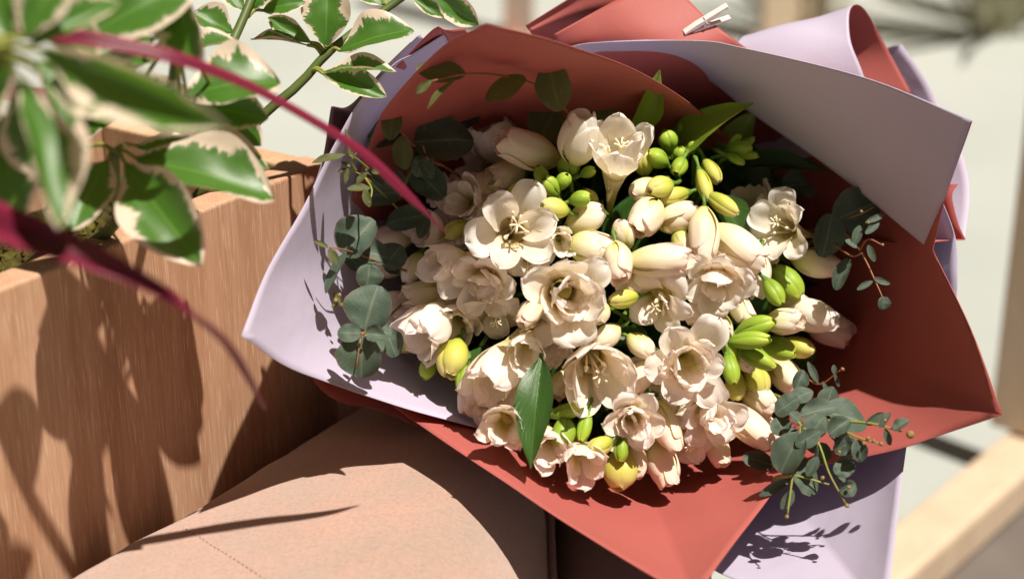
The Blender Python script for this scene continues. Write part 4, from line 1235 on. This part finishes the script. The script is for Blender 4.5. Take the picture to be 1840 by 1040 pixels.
sprig('bushy eucalyptus cluster hanging at the lower right over lavender and coral', (1380, 720, 1.04),
      [[(1370, 700, 1.05), (1430, 725, 0.99), (1480, 755, 0.955), (1540, 785, 0.935), (1580, 796, 0.93)], [(1420, 740, 0.98), (1440, 765, 0.955), (1470, 795, 0.945), (1490, 850, 0.94), (1520, 905, 0.935)],
       [(1440, 765, 0.955), (1425, 850, 0.945), (1415, 925, 0.94)], [(1480, 755, 0.955), (1560, 760, 0.94), (1620, 775, 0.93)], [(1390, 860, 0.965), (1430, 855, 0.95), (1490, 870, 0.945)]],
      [('u', 1438, 780, 1400, 848, 62, 0.945, dict(roll=10)), ('u', 1420, 720, 1460, 700, 34, 0.975), ('u', 1435, 715, 1392, 740, 46, 0.97), ('u', 1480, 740, 1560, 755, 78, 0.975, dict(roll=-20)), ('u', 1440, 745, 1505, 728, 40, 0.965),
       ('u', 1490, 780, 1526, 752, 36, 0.94), ('u', 1510, 775, 1526, 828, 34, 0.94, dict(roll=30)), ('u', 1430, 850, 1472, 880, 56, 0.95), ('u', 1450, 790, 1480, 745, 46, 0.95), ('l', 1475, 775, 1430, 800, 34, 0.942),
       ('u', 1540, 790, 1548, 830, 30, 0.935), ('u', 1535, 788, 1500, 812, 34, 0.94), ('l', 1420, 860, 1365, 890, 20, 0.958), ('u', 1500, 850, 1535, 830, 36, 0.942), ('u', 1510, 885, 1538, 868, 30, 0.935), ('l', 1425, 880, 1405, 915, 22, 0.945),
       ('l', 1555, 762, 1590, 742, 18, 0.94, dict(roll=30)), ('l', 1580, 768, 1600, 740, 14, 0.935), ('l', 1590, 770, 1600, 800, 14, 0.935), ('u', 1605, 772, 1632, 752, 22, 0.93), ('u', 1410, 780, 1395, 750, 40, 0.97), ('u', 1430, 700, 1445, 665, 30, 0.985),
       ('u', 1335, 820, 1390, 835, 34, 1.0), ('l', 1470, 820, 1450, 855, 22, 0.945), ('u', 1480, 795, 1470, 835, 32, 0.95), ('l', 1440, 760, 1420, 740, 26, 0.96)],
      [(1636, 780, 16, 0.925), (1583, 797, 9, 0.928), (1560, 787, 8, 0.93), (1570, 792, 8, 0.93), (1552, 796, 7, 0.93), (1522, 908, 9, 0.933), (1525, 875, 8, 0.932), (1414, 928, 8, 0.938), (1478, 858, 8, 0.94), (1508, 812, 7, 0.938), (1590, 755, 7, 0.93)],
      mat='stem_olive', rad=0.8)

LD = [leaf_mesh('leaf_blade', MAT['leaf_dark'], 'lance', 0.2, 0.2, 0.05, j, fold=0.15) for j in range(3)]
LL = [leaf_mesh('leaf_blade', MAT['leaf_lime'], 'lance', 0.15, 0.1, 0.06, j + 5, fold=0.1) for j in range(2)]
def single_leaf(label, b, t, w, lib, roll=0.0, j=0):
    e = empty('green_leaf', P(*b), label, 'leaf', 'broad green leaves in the bouquet')
    place_leaf(e, lib[j % len(lib)], b, t, w, roll, 'leaf_blade')
    tubes('petiole', [([P(*b), P(*b).lerp(W0, 0.25), P(*b).lerp(W0, 0.5)], [1.3 * mm, 1.6 * mm])], MAT['stem_green'], e, 8, 6)
single_leaf('glossy dark green leaf hanging at the lower left of the blooms', (972, 640, 0.955), (950, 838, 0.935), 74, LD, 10, 0)
single_leaf('broad light green leaf lit at the top right of the flowers', (1170, 300, 1.06), (1345, 180, 1.0), 96, LL, -15, 0)
single_leaf('narrow folded green leaf standing against the dark coral at the top', (1140, 250, 1.04), (1188, 132, 1.0), 56, LL, 55, 1)
single_leaf('deep green leaf between the cream buds and the white right bloom', (1285, 350, 1.02), (1352, 440, 1.02), 70, LD, -10, 1)
single_leaf('long dark leaf lying in shadow at the upper right', (1300, 300, 1.07), (1490, 295, 1.05), 60, LD, -20, 2)
single_leaf('olive leaf tip behind the spiky seed head', (1290, 290, 1.07), (1358, 198, 1.05), 60, LL, 20, 1)
single_leaf('dark leaf squeezed between yellow bud and bell bloom at lower left', (865, 620, 1.0), (828, 715, 1.0), 46, LD, 25, 0)
single_leaf('dark leaf showing in the gap under the central bloom', (1160, 600, 1.02), (1000, 600, 1.02), 46, LD, -30, 1)
single_leaf('dark green leaf in the gap above the right green spike', (1360, 470, 1.05), (1375, 590, 1.05), 70, LD, 10, 2)
single_leaf('small bright green leaf tip beside the orange-throated bloom', (1090, 735, 1.0), (1102, 695, 0.985), 24, LL, 20, 0)
single_leaf('dark leaf in the shadow beside the lower right cream buds', (1390, 640, 1.05), (1470, 640, 1.05), 60, LD, 10, 0)
single_leaf('dark leaf deep in the gap right of the small green buds', (1250, 260, 1.08), (1420, 380, 1.08), 110, LD, 5, 1)
single_leaf('dark leaf deep in the gap between trumpet bloom and cream buds', (1100, 480, 1.06), (1160, 330, 1.05), 90, LD, 5, 2)
single_leaf('dark leaf deep in the gap left of the lower cupped bloom', (1000, 560, 1.06), (960, 740, 1.06), 110, LD, 5, 0)

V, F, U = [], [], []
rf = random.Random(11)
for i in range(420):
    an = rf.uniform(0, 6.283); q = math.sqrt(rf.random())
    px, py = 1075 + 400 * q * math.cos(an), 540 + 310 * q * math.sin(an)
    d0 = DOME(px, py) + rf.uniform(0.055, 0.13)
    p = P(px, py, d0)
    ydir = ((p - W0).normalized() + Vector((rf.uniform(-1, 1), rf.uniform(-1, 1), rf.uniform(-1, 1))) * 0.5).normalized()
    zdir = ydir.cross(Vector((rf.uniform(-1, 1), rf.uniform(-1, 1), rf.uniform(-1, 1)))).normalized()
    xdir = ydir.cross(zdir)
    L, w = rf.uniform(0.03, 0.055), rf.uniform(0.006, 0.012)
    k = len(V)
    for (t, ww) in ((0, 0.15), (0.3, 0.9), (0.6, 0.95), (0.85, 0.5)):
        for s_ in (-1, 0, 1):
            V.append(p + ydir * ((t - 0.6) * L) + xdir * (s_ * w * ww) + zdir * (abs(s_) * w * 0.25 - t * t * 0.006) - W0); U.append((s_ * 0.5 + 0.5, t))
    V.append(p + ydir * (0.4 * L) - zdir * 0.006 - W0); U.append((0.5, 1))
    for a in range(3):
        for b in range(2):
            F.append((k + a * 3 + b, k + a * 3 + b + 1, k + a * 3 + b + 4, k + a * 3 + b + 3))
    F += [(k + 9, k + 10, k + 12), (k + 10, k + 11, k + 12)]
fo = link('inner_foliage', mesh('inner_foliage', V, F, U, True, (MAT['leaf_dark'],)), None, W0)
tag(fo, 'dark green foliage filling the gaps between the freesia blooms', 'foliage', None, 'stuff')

# ------------------------------------------------------------------ variegated plant
soil = Vector(planter.location) + pdir * -0.20 + pin * 0.10 + Vector((0, 0, Hb - 0.05))
plant = empty('variegated_plant', soil, 'leafy plant with cream-edged green leaves growing in the planter', 'plant')
VL = [leaf_mesh('leaf', MAT['variegated'], 'obovate', 0.35, 0.25, 0.06, j, 24, 13, 0.10) for j in range(4)]
hub1 = (205, 272, 0.85); hub2 = (-40, 95, 0.64); hub3 = (320, 60, 0.80); br = [(300, 420, 1.02), (380, 320, 1.0), (465, 215, 0.99), (540, 150, 0.99), (600, 85, 0.99), (700, 12, 1.0), (760, -30, 1.0)]
def W(p): return P(*p)
S = [([soil, W((190, 420, 0.93)), W((205, 330, 0.87)), W(hub1)], [3.5 * mm, 2.6 * mm]),
     ([soil - pdir * 0.06, W((-60, 260, 0.74)), W(hub2)], [4 * mm, 3 * mm]),
     ([W(p) for p in br], [3.4 * mm, 3.0 * mm, 2.6 * mm, 2.2 * mm]),
     ([soil + pdir * 0.02, W((300, 250, 0.93)), W((395, 115, 0.95)), W((430, 50, 0.96)), W((462, -30, 0.97))], [3.4 * mm, 3 * mm, 2.4 * mm]),
     ([W((300, 250, 0.93)), W((310, 140, 0.86)), W(hub3)], [2.6 * mm, 2 * mm])]
PT = []
leaves = [  # base, tip, width, roll, mesh, hub for the petiole
    ((240, 285, 0.85), (490, 335, 0.84), 128, -15, 0, hub1), ((222, 290, 0.84), (347, 462, 0.805), 118, 15, 1, hub1), ((240, 262, 0.87), (485, 285, 0.88), 90, -10, 2, hub1),
    ((195, 285, 0.85), (128, 400, 0.82), 86, -10, 3, hub1), ((160, 262, 0.86), (60, 330, 0.85), 70, 0, 1, hub1),
    ((62, 88, 0.665), (378, 226, 0.615), 96, 38, 2, hub2), ((40, 140, 0.675), (118, 390, 0.645), 88, -35, 0, hub2), ((80, 130, 0.685), (140, 375, 0.675), 62, -55, 1, hub2),
    ((20, 80, 0.675), (-40, 230, 0.655), 80, 0, 2, hub2), ((40, 70, 0.675), (110, -60, 0.675), 90, 20, 1, hub2), ((20, 70, 0.675), (-30, -60, 0.675), 90, -10, 0, hub2), ((50, 85, 0.685), (215, -10, 0.705), 60, 10, 3, hub2),
    ((60, 110, 0.715), (200, 200, 0.715), 90, 10, 1, hub2), ((30, 150, 0.735), (90, 330, 0.755), 100, 15, 2, hub2), ((10, 60, 0.695), (70, -60, 0.715), 110, -15, 2, hub2), ((70, 60, 0.735), (190, 60, 0.755), 100, 15, 0, hub2),
    ((0, 200, 0.755), (30, 400, 0.755), 90, -10, 1, hub2), ((230, 130, 0.86), (330, 235, 0.86), 90, 0, 3, hub3), ((200, 20, 0.84), (60, -40, 0.86), 120, 10, 1, hub3), ((250, 160, 0.88), (130, 240, 0.88), 90, 5, 0, hub3),
    ((140, 75, 0.78), (345, -45, 0.78), 150, 8, 1, hub3), ((318, -20, 0.80), (345, 122, 0.79), 84, 30, 3, hub3), ((330, 170, 0.86), (498, 132, 0.86), 140, -12, 0, hub3), ((320, 190, 0.87), (480, 205, 0.87), 84, 10, 2, hub3),
    ((405, 205, 0.90), (466, 256, 0.89), 52, 10, 1, hub3), ((300, 100, 0.84), (180, 130, 0.84), 70, 20, 0, hub3), ((330, 100, 0.9), (418, 62, 0.9), 62, -30, 2, hub3), ((280, 70, 0.82), (120, 100, 0.80), 80, -20, 1, hub3),
    ((585, 88, 0.985), (588, -32, 0.98), 80, 5, 0, (600, 85, 0.99)), ((607, 92, 0.985), (735, 42, 0.975), 84, -12, 1, (595, 95, 0.99)), ((580, 130, 0.98), (710, 116, 0.97), 44, -30, 3, (560, 128, 0.99)),
    ((578, 132, 0.98), (692, 168, 0.97), 46, 10, 2, (558, 130, 0.99)), ((555, 82, 0.99), (452, 62, 0.985), 26, 30, 0, (580, 100, 0.99)), ((560, 78, 0.99), (480, 30, 0.99), 34, -20, 2, (585, 95, 0.99)),
    ((470, 20, 0.975), (545, 0, 0.97), 46, 10, 1, (445, 30, 0.965)), ((440, 20, 0.97), (400, -30, 0.97), 46, 0, 3, (445, 30, 0.965)), ((760, -20, 1.01), (862, 46, 1.02), 44, 30, 0, (740, -20, 1.0)), ((735, -8, 1.0), (798, 30, 1.0), 26, 20, 1, (720, -5, 1.0)),
    ((420, 60, 0.96), (350, 20, 0.95), 60, 0, 2, (425, 60, 0.96)), ((440, 20, 0.97), (500, -45, 0.97), 60, 0, 0, (445, 20, 0.965)), ((690, 10, 1.0), (640, -30, 1.0), 50, 0, 3, (695, 10, 1.0)),
]
for (b, t, w, ro, j, hub) in leaves:
    place_leaf(plant, VL[j], b, t, w * 1.12, ro)
    PT.append(([W(hub), W(hub).lerp(W(b), 0.5) + UP * 0.002, W(b) + (W(t) - W(b)) * 0.03], [1.5 * mm, 1.2 * mm, 1.0 * mm]))
tubes('stem', S, MAT['stem_dark'], plant, 16, 7)
for q_ in PT:
    tubes('petiole', [q_], MAT['stem_olive'], plant, 8, 6)

# ------------------------------------------------------------------ crimson blades
drac = empty('crimson_dracaena', Vector(planter.location) + pdir * -0.42 + pin * 0.06 + Vector((0, 0, Hb - 0.05)), 'crimson strap-leaved plant whose long blades arch in front of the bouquet', 'plant')
def blade(pts, widths, roll0, roll1):
    n, ns = 50, 7
    C = [Vector(c) for c in catmull([P(*q) for q in pts], n)]
    Wd = np.interp(np.linspace(0, 1, n), np.linspace(0, 1, len(widths)), widths)
    V, U = [], []
    for i in range(n):
        t = i / (n - 1)
        tg = (C[min(i + 1, n - 1)] - C[max(i - 1, 0)]).normalized()
        ref = TOCAM * 0.6 + UP * 0.7
        zv = (ref - tg * ref.dot(tg)).normalized()
        zv = Quaternion(tg, math.radians(roll0 + (roll1 - roll0) * t + 12 * math.sin(t * 9))) @ zv
        xv = tg.cross(zv)
        d = (C[i] - CAM).dot(FWD)
        w = Wd[i] * d / FPX
        for k in range(ns):
            s = -1 + 2 * k / (ns - 1)
            V.append(C[i] + xv * (s * w / 2) + zv * (abs(s) * w * 0.22) - Vector(drac.location)); U.append((k / (ns - 1), t))
    o = link('blade', mesh('blade', V, grid_faces(n, ns), U, True, (MAT['blade'],)), drac)
    m = o.modifiers.new('thickness', 'SOLIDIFY'); m.thickness = 0.0006; m.offset = 0
    return o
blade([(-160, 60, 0.80), (60, 60, 0.74), (270, 96, 0.74), (420, 150, 0.76), (540, 212, 0.78), (650, 282, 0.80), (745, 368, 0.82), (802, 418, 0.84)], [30, 32, 30, 40, 40, 36, 24, 3], 20, -10)
blade([(-180, 330, 0.72), (0, 405, 0.68), (120, 455, 0.67), (230, 505, 0.67), (330, 560, 0.68), (410, 630, 0.71), (478, 735, 0.76)], [62, 74, 72, 64, 50, 30, 3], 10, -20)
blade([(-120, 150, 0.86), (150, 190, 0.82), (260, 200, 0.80), (340, 222, 0.80)], [40, 40, 30, 4], 0, 0)
